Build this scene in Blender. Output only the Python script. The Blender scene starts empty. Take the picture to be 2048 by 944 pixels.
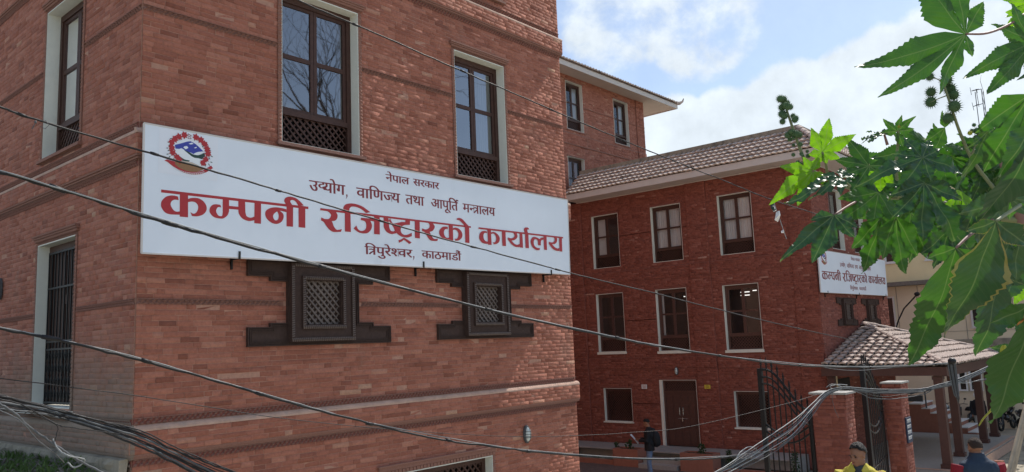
import bpy, bmesh, math, random
import numpy as np
from mathutils import Vector, Matrix, noise
from mathutils.geometry import tessellate_polygon
random.seed(7); rng = np.random.default_rng(7)
SC = bpy.context.scene; COL = SC.collection
R = math.radians
# ---------------------------------------------------------------- camera
FPX = 1586.5; YAW, PITCH, ROLL = 0.8541, 0.1361, -0.0406
EYE = Vector((-3.7804, -8.7268, 4.5))
fw = Vector((math.sin(YAW)*math.cos(PITCH), math.cos(YAW)*math.cos(PITCH), math.sin(PITCH)))
rt0 = Vector((math.cos(YAW), -math.sin(YAW), 0)); up0 = rt0.cross(fw)
RT = math.cos(ROLL)*rt0 + math.sin(ROLL)*up0
UP = -math.sin(ROLL)*rt0 + math.cos(ROLL)*up0
cam = bpy.data.cameras.new('camera'); cam.sensor_fit = 'HORIZONTAL'; cam.sensor_width = 36
cam.lens = 36*FPX/2048; cam.clip_start = 0.05; cam.clip_end = 2000
camo = bpy.data.objects.new('camera', cam); COL.objects.link(camo)
M3 = Matrix((RT, UP, -fw)).transposed()
camo.matrix_world = Matrix.Translation(EYE) @ M3.to_4x4()
SC.camera = camo
def at(px, py, d):
    """point seen at photo pixel (px,py), d metres in front of the lens"""
    return EYE + d*((px-1024)/FPX*RT - (py-472)/FPX*UP + fw)
def ray(px, py): return ((px-1024)/FPX*RT - (py-472)/FPX*UP + fw)
def onz(px, py, z):
    r = ray(px, py); return EYE + r*((z-EYE.z)/r.z)
def onx(px, py, x):
    r = ray(px, py); return EYE + r*((x-EYE.x)/r.x)
def ony(px, py, y):
    r = ray(px, py); return EYE + r*((y-EYE.y)/r.y)
# ---------------------------------------------------------------- light
SC.view_settings.view_transform = 'Standard'; SC.view_settings.look = 'None'
SC.view_settings.exposure = EXPO = 0.16; SC.view_settings.gamma = 1
SUN = Vector((0.65, -0.016, 0.76)).normalized()
W = bpy.data.worlds.new('World'); SC.world = W; W.use_nodes = True
nt = W.node_tree; N = nt.nodes; LK = nt.links; N.clear()
def nd(N_, t, **k):
    n = N_.new(t)
    for a, b in k.items(): setattr(n, a, b)
    return n
out = nd(N, 'ShaderNodeOutputWorld')
sky = nd(N, 'ShaderNodeTexSky', sky_type='NISHITA', sun_disc=False, sun_elevation=math.asin(SUN.z), sun_rotation=R(92), altitude=1300, air_density=1.0, dust_density=1.2, ozone_density=1.0)
bg1 = nd(N, 'ShaderNodeBackground'); bg1.inputs[1].default_value = 0.15
LK.new(sky.outputs[0], bg1.inputs[0])
bg2 = nd(N, 'ShaderNodeBackground'); bg2.inputs[0].default_value = (0.86, 0.94, 1.0, 1); bg2.inputs[1].default_value = 0.86
tc = nd(N, 'ShaderNodeTexCoord')
nv = nd(N, 'ShaderNodeVectorMath', operation='NORMALIZE'); LK.new(tc.outputs['Generated'], nv.inputs[0])
def mth(N_, L_, op, a, b=None, c=None):
    n = N_.new('ShaderNodeMath'); n.operation = op
    for i, v in enumerate((a, b, c)):
        if v is None: continue
        if isinstance(v, (int, float)): n.inputs[i].default_value = v
        else: L_.new(v, n.inputs[i])
    return n.outputs[0]
def nz(N_, L_, vec, scale, det=6, rough=.6, dist=0):
    n = N_.new('ShaderNodeTexNoise'); n.inputs['Scale'].default_value = scale; n.inputs['Detail'].default_value = det
    n.inputs['Roughness'].default_value = rough; n.inputs['Distortion'].default_value = dist
    if vec is not None: L_.new(vec, n.inputs['Vector'])
    return n.outputs['Fac']
cn = nz(N, LK, nv.outputs[0], 5.5, 9, .58, .3)
cn2 = nz(N, LK, nv.outputs[0], 17, 8, .6)
acc = mth(N, LK, 'MULTIPLY', nz(N, LK, nv.outputs[0], 1.6, 3), 0.5)
CL = [(1240,20,6.5,.55),(1400,30,6.5,.55),(1500,5,4,.4),(1355,103,2.0,.45),(1225,135,3.2,.40),(1120,50,4.5,.35),
      (1345,320,6.0,.75),(1470,290,5.5,.7),(1600,270,7,.75),(1760,250,8,.8),(1930,230,9,.75),(1250,420,8,.6),(2000,100,6,.45),(1130,300,5,.3)]
for (x, y, rad, am) in CL:
    v = ray(x, y).normalized()
    d = nd(N, 'ShaderNodeVectorMath', operation='DOT_PRODUCT'); LK.new(nv.outputs[0], d.inputs[0]); d.inputs[1].default_value = v
    c0 = math.cos(R(rad))
    m = nd(N, 'ShaderNodeMapRange', interpolation_type='SMOOTHSTEP'); LK.new(d.outputs['Value'], m.inputs[0])
    m.inputs[1].default_value = c0; m.inputs[2].default_value = 1-(1-c0)*.25; m.inputs[3].default_value = 0; m.inputs[4].default_value = am
    acc = mth(N, LK, 'MAXIMUM', acc, m.outputs[0])
s1 = mth(N, LK, 'ADD', mth(N, LK, 'MULTIPLY', cn, 1.25), mth(N, LK, 'MULTIPLY', cn2, .35))
s1 = mth(N, LK, 'ADD', s1, acc)
mr = nd(N, 'ShaderNodeMapRange', interpolation_type='SMOOTHSTEP'); LK.new(s1, mr.inputs[0])
mr.inputs[1].default_value = 1.20; mr.inputs[2].default_value = 1.40; mr.inputs[3].default_value = .24; mr.inputs[4].default_value = .93
LK.new(mth(N, LK, 'ADD', .60, mth(N, LK, 'MULTIPLY', cn2, .56)), bg2.inputs[1])
mx = nd(N, 'ShaderNodeMixShader'); LK.new(mr.outputs[0], mx.inputs[0]); LK.new(bg1.outputs[0], mx.inputs[1]); LK.new(bg2.outputs[0], mx.inputs[2])
LK.new(mx.outputs[0], out.inputs[0])
sl = bpy.data.lights.new('sun', 'SUN'); sl.energy = 4.4; sl.angle = R(.5); sl.color = (1, .94, .86)
so = bpy.data.objects.new('sun', sl); COL.objects.link(so); so.rotation_euler = SUN.to_track_quat('Z', 'Y').to_euler()
# ---------------------------------------------------------------- materials
def material(name, col, rough=.8, var=.15, scale=6, bump=.0, bscale=40, spec=.4, metal=0, attr=None, cols=None, emit=None, coat=0, sheen=0, stain=None, trans=None, dust=False):
    m = bpy.data.materials.new(name); m.use_nodes = True; t = m.node_tree; n = t.nodes; l = t.links
    b = n['Principled BSDF']; b.inputs['Roughness'].default_value = rough; b.inputs['Metallic'].default_value = metal
    b.inputs['Specular IOR Level'].default_value = spec
    if coat: b.inputs['Coat Weight'].default_value = coat; b.inputs['Coat Roughness'].default_value = .08
    g = nd(n, 'ShaderNodeNewGeometry')
    pos = g.outputs['Position']
    if attr:
        a = nd(n, 'ShaderNodeAttribute', attribute_name=attr)
        cr = nd(n, 'ShaderNodeValToRGB'); e = cr.color_ramp.elements
        while len(e) < len(cols): e.new(.5)
        for i, (p_, c_) in enumerate(cols): e[i].position = p_; e[i].color = (*c_, 1)
        l.new(a.outputs['Fac'], cr.inputs[0]); base = cr.outputs[0]
    else:
        rg = nd(n, 'ShaderNodeRGB'); rg.outputs[0].default_value = (*col, 1); base = rg.outputs[0]
    nf = nz(n, l, pos, scale, 6, .65)
    mr = nd(n, 'ShaderNodeMapRange'); l.new(nf, mr.inputs[0]); mr.inputs[1].default_value = .25; mr.inputs[2].default_value = .75
    mr.inputs[3].default_value = 1-var; mr.inputs[4].default_value = 1+var
    mm = nd(n, 'ShaderNodeVectorMath', operation='SCALE'); l.new(base, mm.inputs[0]); l.new(mr.outputs[0], mm.inputs['Scale'])
    res = mm.outputs[0]
    if dust:
        sp = nd(n, 'ShaderNodeSeparateXYZ'); l.new(pos, sp.inputs[0])
        a_ = nd(n, 'ShaderNodeMapRange', interpolation_type='SMOOTHSTEP'); l.new(mth(n, l, 'ADD', sp.outputs[2], mth(n, l, 'MULTIPLY', nz(n, l, pos, 1.7, 5), 1.2)), a_.inputs[0]); a_.inputs[1].default_value = 4.35; a_.inputs[2].default_value = 5.7; a_.inputs[3].default_value = .82; a_.inputs[4].default_value = 0
        fx = mth(n, l, 'MULTIPLY', mth(n, l, 'LESS_THAN', sp.outputs[0], -.0015), a_.outputs[0])
        dm = nd(n, 'ShaderNodeMix', data_type='RGBA'); l.new(fx, dm.inputs[0]); l.new(res, dm.inputs[6]); dm.inputs[7].default_value = (.25, .205, .16, 1); res = dm.outputs[2]
    if stain:
        sc_, thr, scol, am = stain
        mp = nd(n, 'ShaderNodeMapping'); mp.inputs['Scale'].default_value = (1, 1, .35); l.new(pos, mp.inputs[0])
        sf = nz(n, l, mp.outputs[0], sc_, 8, .7)
        r2 = nd(n, 'ShaderNodeMapRange', interpolation_type='SMOOTHSTEP'); l.new(sf, r2.inputs[0]); r2.inputs[1].default_value = thr; r2.inputs[2].default_value = thr+.18; r2.inputs[4].default_value = am
        mc = nd(n, 'ShaderNodeMix', data_type='RGBA'); l.new(r2.outputs[0], mc.inputs[0]); l.new(res, mc.inputs[6]); mc.inputs[7].default_value = (*scol, 1)
        res = mc.outputs[2]
    l.new(res, b.inputs['Base Color'])
    if bump:
        bf = nz(n, l, pos, bscale, 5, .6)
        bp = nd(n, 'ShaderNodeBump'); bp.inputs['Strength'].default_value = min(1, bump*20); bp.inputs['Distance'].default_value = .02*bump*4; l.new(bf, bp.inputs['Height']); l.new(bp.outputs[0], b.inputs['Normal'])
    if emit: b.inputs['Emission Color'].default_value = (*emit[0], 1); b.inputs['Emission Strength'].default_value = emit[1]
    if trans:
        tr = nd(n, 'ShaderNodeBsdfTranslucent'); tr.inputs[0].default_value = (*trans[0], 1)
        ms = nd(n, 'ShaderNodeMixShader'); ms.inputs[0].default_value = trans[1]
        l.new(b.outputs[0], ms.inputs[1]); l.new(tr.outputs[0], ms.inputs[2]); l.new(ms.outputs[0], n['Material Output'].inputs[0])
    return m
def glass(name, tint, refl, rough=.02):
    m = bpy.data.materials.new(name); m.use_nodes = True; t = m.node_tree; n = t.nodes; l = t.links; n.remove(n['Principled BSDF'])
    tr = nd(n, 'ShaderNodeBsdfTransparent'); tr.inputs[0].default_value = (*tint, 1)
    gl = nd(n, 'ShaderNodeBsdfGlossy'); gl.inputs['Roughness'].default_value = rough; gl.inputs[0].default_value = (.95, .97, 1, 1)
    g = nd(n, 'ShaderNodeNewGeometry'); bp = nd(n, 'ShaderNodeBump'); bp.inputs['Strength'].default_value = .25; bp.inputs['Distance'].default_value = .004
    l.new(nz(n, l, g.outputs['Position'], 1.6, 2), bp.inputs['Height']); l.new(bp.outputs[0], gl.inputs['Normal'])
    ms = nd(n, 'ShaderNodeMixShader'); fr = nd(n, 'ShaderNodeFresnel'); fr.inputs[0].default_value = 1.5
    l.new(mth(n, l, 'ADD', mth(n, l, 'MULTIPLY', fr.outputs[0], 1.3), refl), ms.inputs[0]); l.new(tr.outputs[0], ms.inputs[1]); l.new(gl.outputs[0], ms.inputs[2]); l.new(ms.outputs[0], n['Material Output'].inputs[0])
    return m
M = {}
NEARC = [(0, (.215, .072, .046)), (.2, (.315, .112, .072)), (.5, (.375, .140, .092)), (.8, (.43, .172, .115)), (.94, (.46, .205, .14)), (1, (.48, .28, .19))]
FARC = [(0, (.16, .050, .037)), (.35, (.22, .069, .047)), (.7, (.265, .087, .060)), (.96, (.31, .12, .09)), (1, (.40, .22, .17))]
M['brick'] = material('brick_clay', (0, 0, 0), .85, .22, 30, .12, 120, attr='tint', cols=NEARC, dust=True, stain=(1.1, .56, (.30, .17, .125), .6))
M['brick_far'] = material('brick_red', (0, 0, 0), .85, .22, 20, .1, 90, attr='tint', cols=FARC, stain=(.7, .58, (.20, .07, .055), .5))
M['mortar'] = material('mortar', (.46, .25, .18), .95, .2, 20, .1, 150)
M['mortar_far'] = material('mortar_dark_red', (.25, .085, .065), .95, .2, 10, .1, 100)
M['trim'] = material('terracotta_moulding', (.32, .16, .12), .9, .25, 60, .15, 200, dust=True)
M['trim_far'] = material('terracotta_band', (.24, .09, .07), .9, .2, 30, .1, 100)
M['ledge'] = material('weathered_ledge', (.52, .34, .26), .85, .2, 8, .15, 60, dust=True, stain=(2.0, .55, (.30, .27, .24), .7))
M['plaster'] = material('white_reveal_paint', (.72, .73, .66), .75, .05, 9, .06, 60, stain=(3, .62, (.45, .45, .40), .4))
M['wood'] = material('dark_brown_wood_paint', (.070, .034, .026), .55, .25, 12, .04, 90, spec=.3)
M['wood2'] = material('brown_window_paint', (.085, .038, .030), .45, .2, 12, .04, 90, spec=.5)
M['carved'] = material('carved_dark_wood', (.062, .037, .030), .65, .3, 25, .12, 140, spec=.25)
M['carvedl'] = material('carved_lattice_wood', (.17, .135, .12), .65, .25, 25, .12, 140)
M['glass'] = glass('sky_reflecting_glass', (.42, .44, .46), .20)
M['glass2'] = glass('window_glass', (.88, .90, .92), .0)
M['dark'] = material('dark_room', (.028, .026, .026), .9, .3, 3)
M['curtain'] = material('white_curtain', (.80, .78, .75), .9, .08, 5, trans=((.5, .48, .45), .3))
M['sign'] = material('white_sign_board', (.76, .82, .90), .42, .045, .9, 0, spec=.35, stain=(1.8, .60, (.60, .64, .68), .4))
M['signp'] = material('emblem_patch', (.78, .82, .89), .5, .02, 2)
M['red'] = material('red_lettering', (.42, .028, .035), .5, .06, 20)
M['maroon'] = material('maroon_lettering', (.22, .022, .03), .5, .1, 40)
M['black'] = material('black_cable_rubber', (.010, .010, .012), .5, .3, 20, .03, 200, spec=.35)
M['grey_cable'] = material('grey_cable_sheath', (.085, .092, .10), .6, .25, 12, .03, 200)
M['pale_cable'] = material('pale_grey_cable', (.24, .255, .26), .5, .2, 12)
M['iron'] = material('black_painted_iron', (.010, .010, .011), .45, .3, 30, .05, 150, spec=.3)
M['tile'] = material('clay_roof_tile', (.52, .42, .36), .85, .40, 11, .12, 80, stain=(3.5, .50, (.13, .115, .10), .8))
M['tile2'] = material('porch_roof_tile', (.46, .365, .315), .85, .32, 11, .12, 80, stain=(3.5, .54, (.19, .165, .15), .7))
M['fascia'] = material('grey_white_fascia', (.62, .58, .55), .8, .06, 3, .03, 60, stain=(1.5, .62, (.40, .38, .36), .4))
M['concrete'] = material('old_concrete', (.33, .29, .225), .95, .25, 5, .25, 40, stain=(2.5, .5, (.10, .10, .09), .7))
M['granite'] = material('grey_stone_paving', (.34, .33, .31), .7, .15, 12, .05, 60)
M['terra'] = material('terracotta_plaster', (.34, .145, .10), .85, .12, 8, .05, 60)
M['cream'] = material('cream_wall_paint', (.80, .70, .42), .85, .07, 1.2, .04, 30, stain=(.8, .62, (.45, .39, .29), .5))
M['cream2'] = material('beige_wall_paint', (.72, .62, .45), .85, .07, 1.2, .04, 30, stain=(.8, .6, (.36, .32, .25), .5))
M['porch'] = material('brown_porch_paint', (.080, .036, .029), .55, .15, 6, .05, 60)
M['ground'] = material('dusty_ground', (.40, .36, .28), .95, .25, 2.2, .35, 18, stain=(.9, .55, (.24, .22, .18), .6))
M['street'] = material('dusty_asphalt', (.09, .085, .08), .95, .25, 2.2, .35, 60)
M['paver'] = material('courtyard_paver', (.16, .12, .105), .85, .3, 8, .1, 80)
M['soil'] = material('dark_soil', (.06, .045, .03), 1, .4, 20, .5, 40)
M['steel'] = material('stainless_handle', (.6, .6, .6), .25, .1, 10, metal=.9)
M['white'] = material('white_enamel', (.75, .75, .73), .5, .05, 10)
M['lampglass'] = material('frosted_lamp_glass', (.62, .68, .66), .25, .06, 10, spec=.6)
M['yellow'] = material('yellow_plate', (.62, .48, .06), .6, .06, 10)
M['navyplate'] = material('dark_blue_plate', (.02, .035, .08), .5, .1, 10)
M['skin'] = material('brown_skin', (.26, .125, .075), .6, .08, 30, .02, 80)
M['hair'] = material('black_hair', (.012, .010, .009), .6, .3, 120, .3, 220)
M['hair2'] = material('cropped_dark_hair', (.055, .034, .026), .8, .3, 150, .3, 260)
M['jacket'] = material('black_jacket', (.010, .011, .014), .8, .3, 12, .12, 30)
M['jeans'] = material('blue_jeans', (.14, .20, .31), .9, .3, 18, .12, 40)
M['shoe'] = material('dark_shoe', (.02, .018, .016), .5)
M['paper'] = material('white_paper', (.80, .80, .80), .8, .02, 10)
M['shirt'] = material('mustard_yellow_shirt', (.50, .42, .055), .85, .12, 14, .15, 30)
M['under'] = material('dark_grey_tshirt', (.05, .055, .06), .9)
M['vest'] = material('navy_vest', (.018, .035, .065), .75, .2, 10, .1, 25)
M['sleeve'] = material('dark_red_sleeve', (.22, .010, .022), .85, .2, 14, .1, 30)
M['trouser'] = material('light_grey_trousers', (.36, .35, .32), .9, .15, 12, .08, 30)
M['tyre'] = material('tyre_rubber', (.012, .012, .012), .8, .2, 30)
M['bikeblack'] = material('black_bike_panels', (.012, .012, .014), .25, .1, 10, spec=.6, coat=.5)
M['bikeblue'] = material('blue_bike_panels', (.02, .07, .20), .25, .1, 10, spec=.6, coat=.5)
M['mapwhite'] = material('emblem_white', (.80, .84, .88), .5, .02, 10)
M['mblue'] = material('emblem_blue', (.045, .06, .36), .5, .1, 30)
M['mgreen'] = material('emblem_green', (.02, .055, .045), .5, .1, 30)
M['mbrown'] = material('emblem_brown', (.28, .15, .07), .5, .2, 60)
M['msand'] = material('emblem_sand', (.58, .50, .42), .5, .1, 60)
M['bark'] = material('grey_bark', (.12, .09, .075), .95, .3, 20, .2, 60)
M['stem'] = material('green_pink_stem', (.20, .22, .11), .6, .3, 6)
M['stem2'] = material('reddish_stem', (.24, .13, .11), .6, .25, 6)
M['fruit'] = material('spiny_green_fruit', (.07, .13, .055), .8, .3, 30)
M['bud'] = material('yellow_green_bud', (.40, .40, .05), .7, .2, 30, trans=((.5, .5, .05), .3))
M['shrub'] = material('dark_shrub_leaves', (.035, .07, .025), .8, .35, 20, trans=((.06, .14, .03), .25))
M['grass'] = material('bank_weeds', (.11, .17, .055), .9, .4, 6, trans=((.12, .22, .04), .25))
M['earth'] = material('earth_bank', (.16, .13, .10), 1, .35, 4, .5, 25)
M['debris'] = material('grey_dry_debris', (.20, .18, .155), 1, .3, 9, .2, 60)
M['dry'] = material('dry_brown_leaf', (.20, .10, .035), .8, .3, 20, trans=((.3, .14, .04), .3))
M['bamboo'] = material('bamboo_pole', (.34, .27, .19), .7, .25, 9)
M['tube'] = material('lit_tube_lamp', (.9, .9, .9), .5, 0, 1, emit=((1, .98, .92), 1.2))
def leafmat(name, top, back, tr, fac, gloss=.35, edge=None, coatw=0):
    m = bpy.data.materials.new(name); m.use_nodes = True; t = m.node_tree; n = t.nodes; l = t.links
    b = n['Principled BSDF']; b.inputs['Roughness'].default_value = gloss; b.inputs['Specular IOR Level'].default_value = .5
    a1 = nd(n, 'ShaderNodeAttribute', attribute_name='rt'); a2 = nd(n, 'ShaderNodeAttribute', attribute_name='rw')
    w = mth(n, l, 'ABSOLUTE', a2.outputs['Fac'])
    k = mth(n, l, 'FRACT', mth(n, l, 'MULTIPLY', mth(n, l, 'SUBTRACT', a1.outputs['Fac'], mth(n, l, 'MULTIPLY', w, .9)), 15))
    side = mth(n, l, 'SUBTRACT', 1, mth(n, l, 'MINIMUM', 1, mth(n, l, 'MULTIPLY', mth(n, l, 'ABSOLUTE', mth(n, l, 'SUBTRACT', k, .5)), 9)))
    mid = mth(n, l, 'SUBTRACT', 1, mth(n, l, 'MINIMUM', 1, mth(n, l, 'MULTIPLY', w, 130)))
    vein = mth(n, l, 'MAXIMUM', mid, mth(n, l, 'MULTIPLY', side, .13))
    g = nd(n, 'ShaderNodeNewGeometry')
    nf = nz(n, l, g.outputs['Position'], 9, 5)
    c1 = nd(n, 'ShaderNodeMix', data_type='RGBA'); l.new(g.outputs['Backfacing'], c1.inputs[0]); c1.inputs[6].default_value = (*top, 1); c1.inputs[7].default_value = (*back, 1)
    sc = nd(n, 'ShaderNodeVectorMath', operation='SCALE'); l.new(c1.outputs[2], sc.inputs[0]); l.new(mth(n, l, 'ADD', .62, mth(n, l, 'MULTIPLY', nf, .76)), sc.inputs['Scale'])
    c2 = nd(n, 'ShaderNodeMix', data_type='RGBA'); l.new(mth(n, l, 'MULTIPLY', vein, .6), c2.inputs[0]); l.new(sc.outputs[0], c2.inputs[6]); c2.inputs[7].default_value = (.20, .27, .12, 1)
    res = c2.outputs[2]
    if edge:
        a3 = nd(n, 'ShaderNodeAttribute', attribute_name='re')
        ef = mth(n, l, 'MULTIPLY', mth(n, l, 'GREATER_THAN', mth(n, l, 'ADD', a3.outputs['Fac'], mth(n, l, 'MULTIPLY', nz(n, l, g.outputs['Position'], 11, 3), .6)), 1.2), .9)
        c3 = nd(n, 'ShaderNodeMix', data_type='RGBA'); l.new(ef, c3.inputs[0]); l.new(res, c3.inputs[6]); c3.inputs[7].default_value = (*edge, 1); res = c3.outputs[2]
    l.new(res, b.inputs['Base Color'])
    bp = nd(n, 'ShaderNodeBump'); bp.inputs['Strength'].default_value = .3; bp.inputs['Distance'].default_value = .005
    hh = mth(n, l, 'ADD', mth(n, l, 'MULTIPLY', mth(n, l, 'ABSOLUTE', mth(n, l, 'SUBTRACT', k, .5)), 1.0), mth(n, l, 'MULTIPLY', nf, .4))
    l.new(hh, bp.inputs['Height']); l.new(bp.outputs[0], b.inputs['Normal'])
    tl = nd(n, 'ShaderNodeBsdfTranslucent')
    t2 = nd(n, 'ShaderNodeMix', data_type='RGBA'); l.new(mth(n, l, 'MULTIPLY', vein, .5), t2.inputs[0]); t2.inputs[6].default_value = (*tr, 1); t2.inputs[7].default_value = (.25, .35, .08, 1); l.new(t2.outputs[2], tl.inputs[0])
    ms = nd(n, 'ShaderNodeMixShader'); ms.inputs[0].default_value = fac; l.new(b.outputs[0], ms.inputs[1]); l.new(tl.outputs[0], ms.inputs[2]); l.new(ms.outputs[0], n['Material Output'].inputs[0])
    return m
M['leaf'] = leafmat('castor_leaf', (.032, .080, .020), (.044, .115, .020), (.065, .23, .010), .36, .42)
M['leaf_dark'] = leafmat('castor_leaf_glossy_dark', (.028, .072, .034), (.038, .095, .024), (.045, .17, .008), .26, .36)
M['leaf_light'] = leafmat('castor_leaf_young', (.10, .24, .012), (.12, .27, .012), (.24, .56, .008), .48)
M['leaf_pale'] = leafmat('castor_leaf_pale', (.05, .11, .038), (.065, .135, .045), (.07, .18, .02), .28)
M['leaf_edge'] = leafmat('castor_leaf_yellow_edge', (.034, .088, .032), (.06, .12, .03), (.05, .15, .012), .2, .45, edge=(.36, .28, .08))
# ---------------------------------------------------------------- helpers
OFF = {}
def tag(o, label=None, cat=None, group=None, kind=None):
    if label: o['label'] = label
    if cat: o['category'] = cat
    if group: o['group'] = group
    if kind: o['kind'] = kind
    return o
def thing(name, label, cat, loc=(0, 0, 0), group=None):
    o = bpy.data.objects.new(name, None); COL.objects.link(o); o.location = loc; o.empty_display_size = .2
    OFF[o.name] = Vector(loc); return tag(o, label, cat, group)
def offs(p):
    while p is not None:
        if p.name in OFF: return OFF[p.name]
        p = p.parent
    return Vector((0, 0, 0))
class MB:
    def __init__(s): s.v = []; s.f = []; s.a = []; s.sm = False
    def add(s, vs, fs, tint=None):
        n = len(s.v); s.v += [tuple(v) for v in vs]; s.f += [tuple(i+n for i in f) for f in fs]
        s.a += [tint if tint is not None else .5]*len(fs); return s
    def box(s, x0, x1, y0, y1, z0, z1, tint=None):
        return s.add([(x0,y0,z0),(x1,y0,z0),(x1,y1,z0),(x0,y1,z0),(x0,y0,z1),(x1,y0,z1),(x1,y1,z1),(x0,y1,z1)],
              [(0,3,2,1),(4,5,6,7),(0,1,5,4),(1,2,6,5),(2,3,7,6),(3,0,4,7)], tint)
    def fbox(s, F, u0, u1, v0, v1, z0, z1, tint=None):
        k, c = F
        return s.box(u0, u1, c+v0, c+v1, z0, z1, tint) if k == 'F' else s.box(c+v0, c+v1, u0, u1, z0, z1, tint)
    def tube(s, pts, r, n=8, cap=True):
        pts = [Vector(p) for p in pts]; k = len(pts); rs = r if isinstance(r, (list, tuple)) else [r]*k
        prev = None; vs = []
        for i, p in enumerate(pts):
            d = (pts[min(i+1, k-1)]-pts[max(i-1, 0)])
            d = d.normalized() if d.length > 1e-9 else Vector((0, 0, 1))
            if prev is None: a = d.orthogonal().normalized()
            else:
                a = prev - d*prev.dot(d); a = a.normalized() if a.length > 1e-6 else d.orthogonal().normalized()
            prev = a; b = d.cross(a); rr = rs[i]; ra, rb = rr if isinstance(rr, tuple) else (rr, rr)
            vs += [p + a*math.cos(t*2*math.pi/n)*ra + b*math.sin(t*2*math.pi/n)*rb for t in range(n)]
        fs = [(i*n+j, i*n+(j+1) % n, (i+1)*n+(j+1) % n, (i+1)*n+j) for i in range(k-1) for j in range(n)]
        if cap: fs += [tuple(range(n))[::-1], tuple((k-1)*n+j for j in range(n))]
        return s.add(vs, fs)
    def ell(s, c, r, n=10, m=7, M_=None):
        c = Vector(c); vs = []; rx, ry, rz = r if isinstance(r, (list, tuple)) else (r, r, r)
        for i in range(m+1):
            th = math.pi*i/m
            for j in range(n):
                ph = 2*math.pi*j/n; q = Vector((rx*math.sin(th)*math.cos(ph), ry*math.sin(th)*math.sin(ph), rz*math.cos(th)))
                vs.append(c + (M_ @ q if M_ else q))
        fs = [(i*n+j, i*n+(j+1) % n, (i+1)*n+(j+1) % n, (i+1)*n+j) for i in range(m) for j in range(n)]
        return s.add(vs, fs)
    def poly(s, loops, to3):
        """flat polygon with holes, tessellated; to3 maps (x,z) to a point"""
        t = tessellate_polygon([[Vector((x, y, 0)) for x, y in l] for l in loops])
        vs = [to3(x, y) for l in loops for x, y in l]
        return s.add(vs, t)
    def prism(s, loop, to3, to3b):
        n = len(loop); t = tessellate_polygon([[Vector((x, y, 0)) for x, y in loop]])
        vs = [to3(x, y) for x, y in loop] + [to3b(x, y) for x, y in loop]
        return s.add(vs, list(t) + [tuple(i+n for i in f) for f in t] + [(i, (i+1) % n, (i+1) % n+n, i+n) for i in range(n)])
    def build(s, name, mat, parent=None, smooth=False, attr=False, kind=None):
        o_ = offs(parent); me = bpy.data.meshes.new(name)
        vs = [(a-o_.x, b-o_.y, c-o_.z) for a, b, c in s.v] if o_.length else s.v
        me.from_pydata(vs, [], s.f)
        if attr:
            at_ = me.attributes.new('tint', 'FLOAT', 'FACE'); at_.data.foreach_set('value', s.a)
        if smooth: me.polygons.foreach_set('use_smooth', [True]*len(me.polygons))
        me.materials.append(M[mat] if isinstance(mat, str) else mat)
        o = bpy.data.objects.new(name, me); COL.objects.link(o)
        if parent is not None: o.parent = parent
        if kind: o['kind'] = kind
        return o
def copy_tree(o, parent=None):
    c = o.copy(); COL.objects.link(c)
    if parent is not None: c.parent = parent
    for ch in [x for x in bpy.data.objects if x.parent == o]: copy_tree(ch, c)
    return c
def crom(pts, n=4, closed=True):
    """Catmull-Rom through (x,y,corner) points"""
    k = len(pts); o = []
    for i in range(k if closed else k-1):
        p1 = pts[i]; p2 = pts[(i+1) % k]; p0 = pts[(i-1) % k] if (closed or i) else p1; p3 = pts[(i+2) % k] if (closed or i+2 < k) else p2
        if p1[2]: p0 = (2*p1[0]-p2[0], 2*p1[1]-p2[1])
        if p2[2]: p3 = (2*p2[0]-p1[0], 2*p2[1]-p1[1])
        if p1[2] and p2[2]: o.append((p1[0], p1[1])); continue
        for j in range(n):
            t = j/n
            o.append(tuple(.5*((2*p1[a]) + (-p0[a]+p2[a])*t + (2*p0[a]-5*p1[a]+4*p2[a]-p3[a])*t*t + (-p0[a]+3*p1[a]-3*p2[a]+p3[a])*t**3) for a in (0, 1)))
    return o
def FP(F, u, v, z): return (u, F[1]+v, z) if F[0] == 'F' else (F[1]+v, u, z)
# ---------------------------------------------------------------- brick walls
def bricks_layout(u0, u1, z0, z1, holes, course=.06, bl=.21, seed=0):
    rs = random.Random(seed); out_ = []; nC = max(1, round((z1-z0)/course)); ch = (z1-z0)/nC
    for i in range(nC):
        a = z0+i*ch; b = a+ch; zc = (a+b)/2
        cuts = sorted((h[0], h[1]) for h in holes if h[2] < zc < h[3])
        spans = []; x = u0
        for c0, c1 in cuts:
            if c0 > x+.01: spans.append((x, c0))
            x = max(x, c1)
        if x < u1-.01: spans.append((x, u1))
        off = (.5 if i % 2 else 0)*bl + rs.uniform(-.05, .05)
        for s0, s1 in spans:
            k = math.floor((s0-u0-off)/bl); p = s0
            while p < s1-.02:
                k += 1; q = u0+off+k*bl+rs.uniform(-.022, .022)
                if rs.random() < .20: q = p+.105+rs.uniform(-.01, .02)
                if q < p+.05: continue
                q = min(q, s1)
                if s1-q < .045: q = s1
                out_.append((p, q, a, b)); p = q
    return out_
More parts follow.
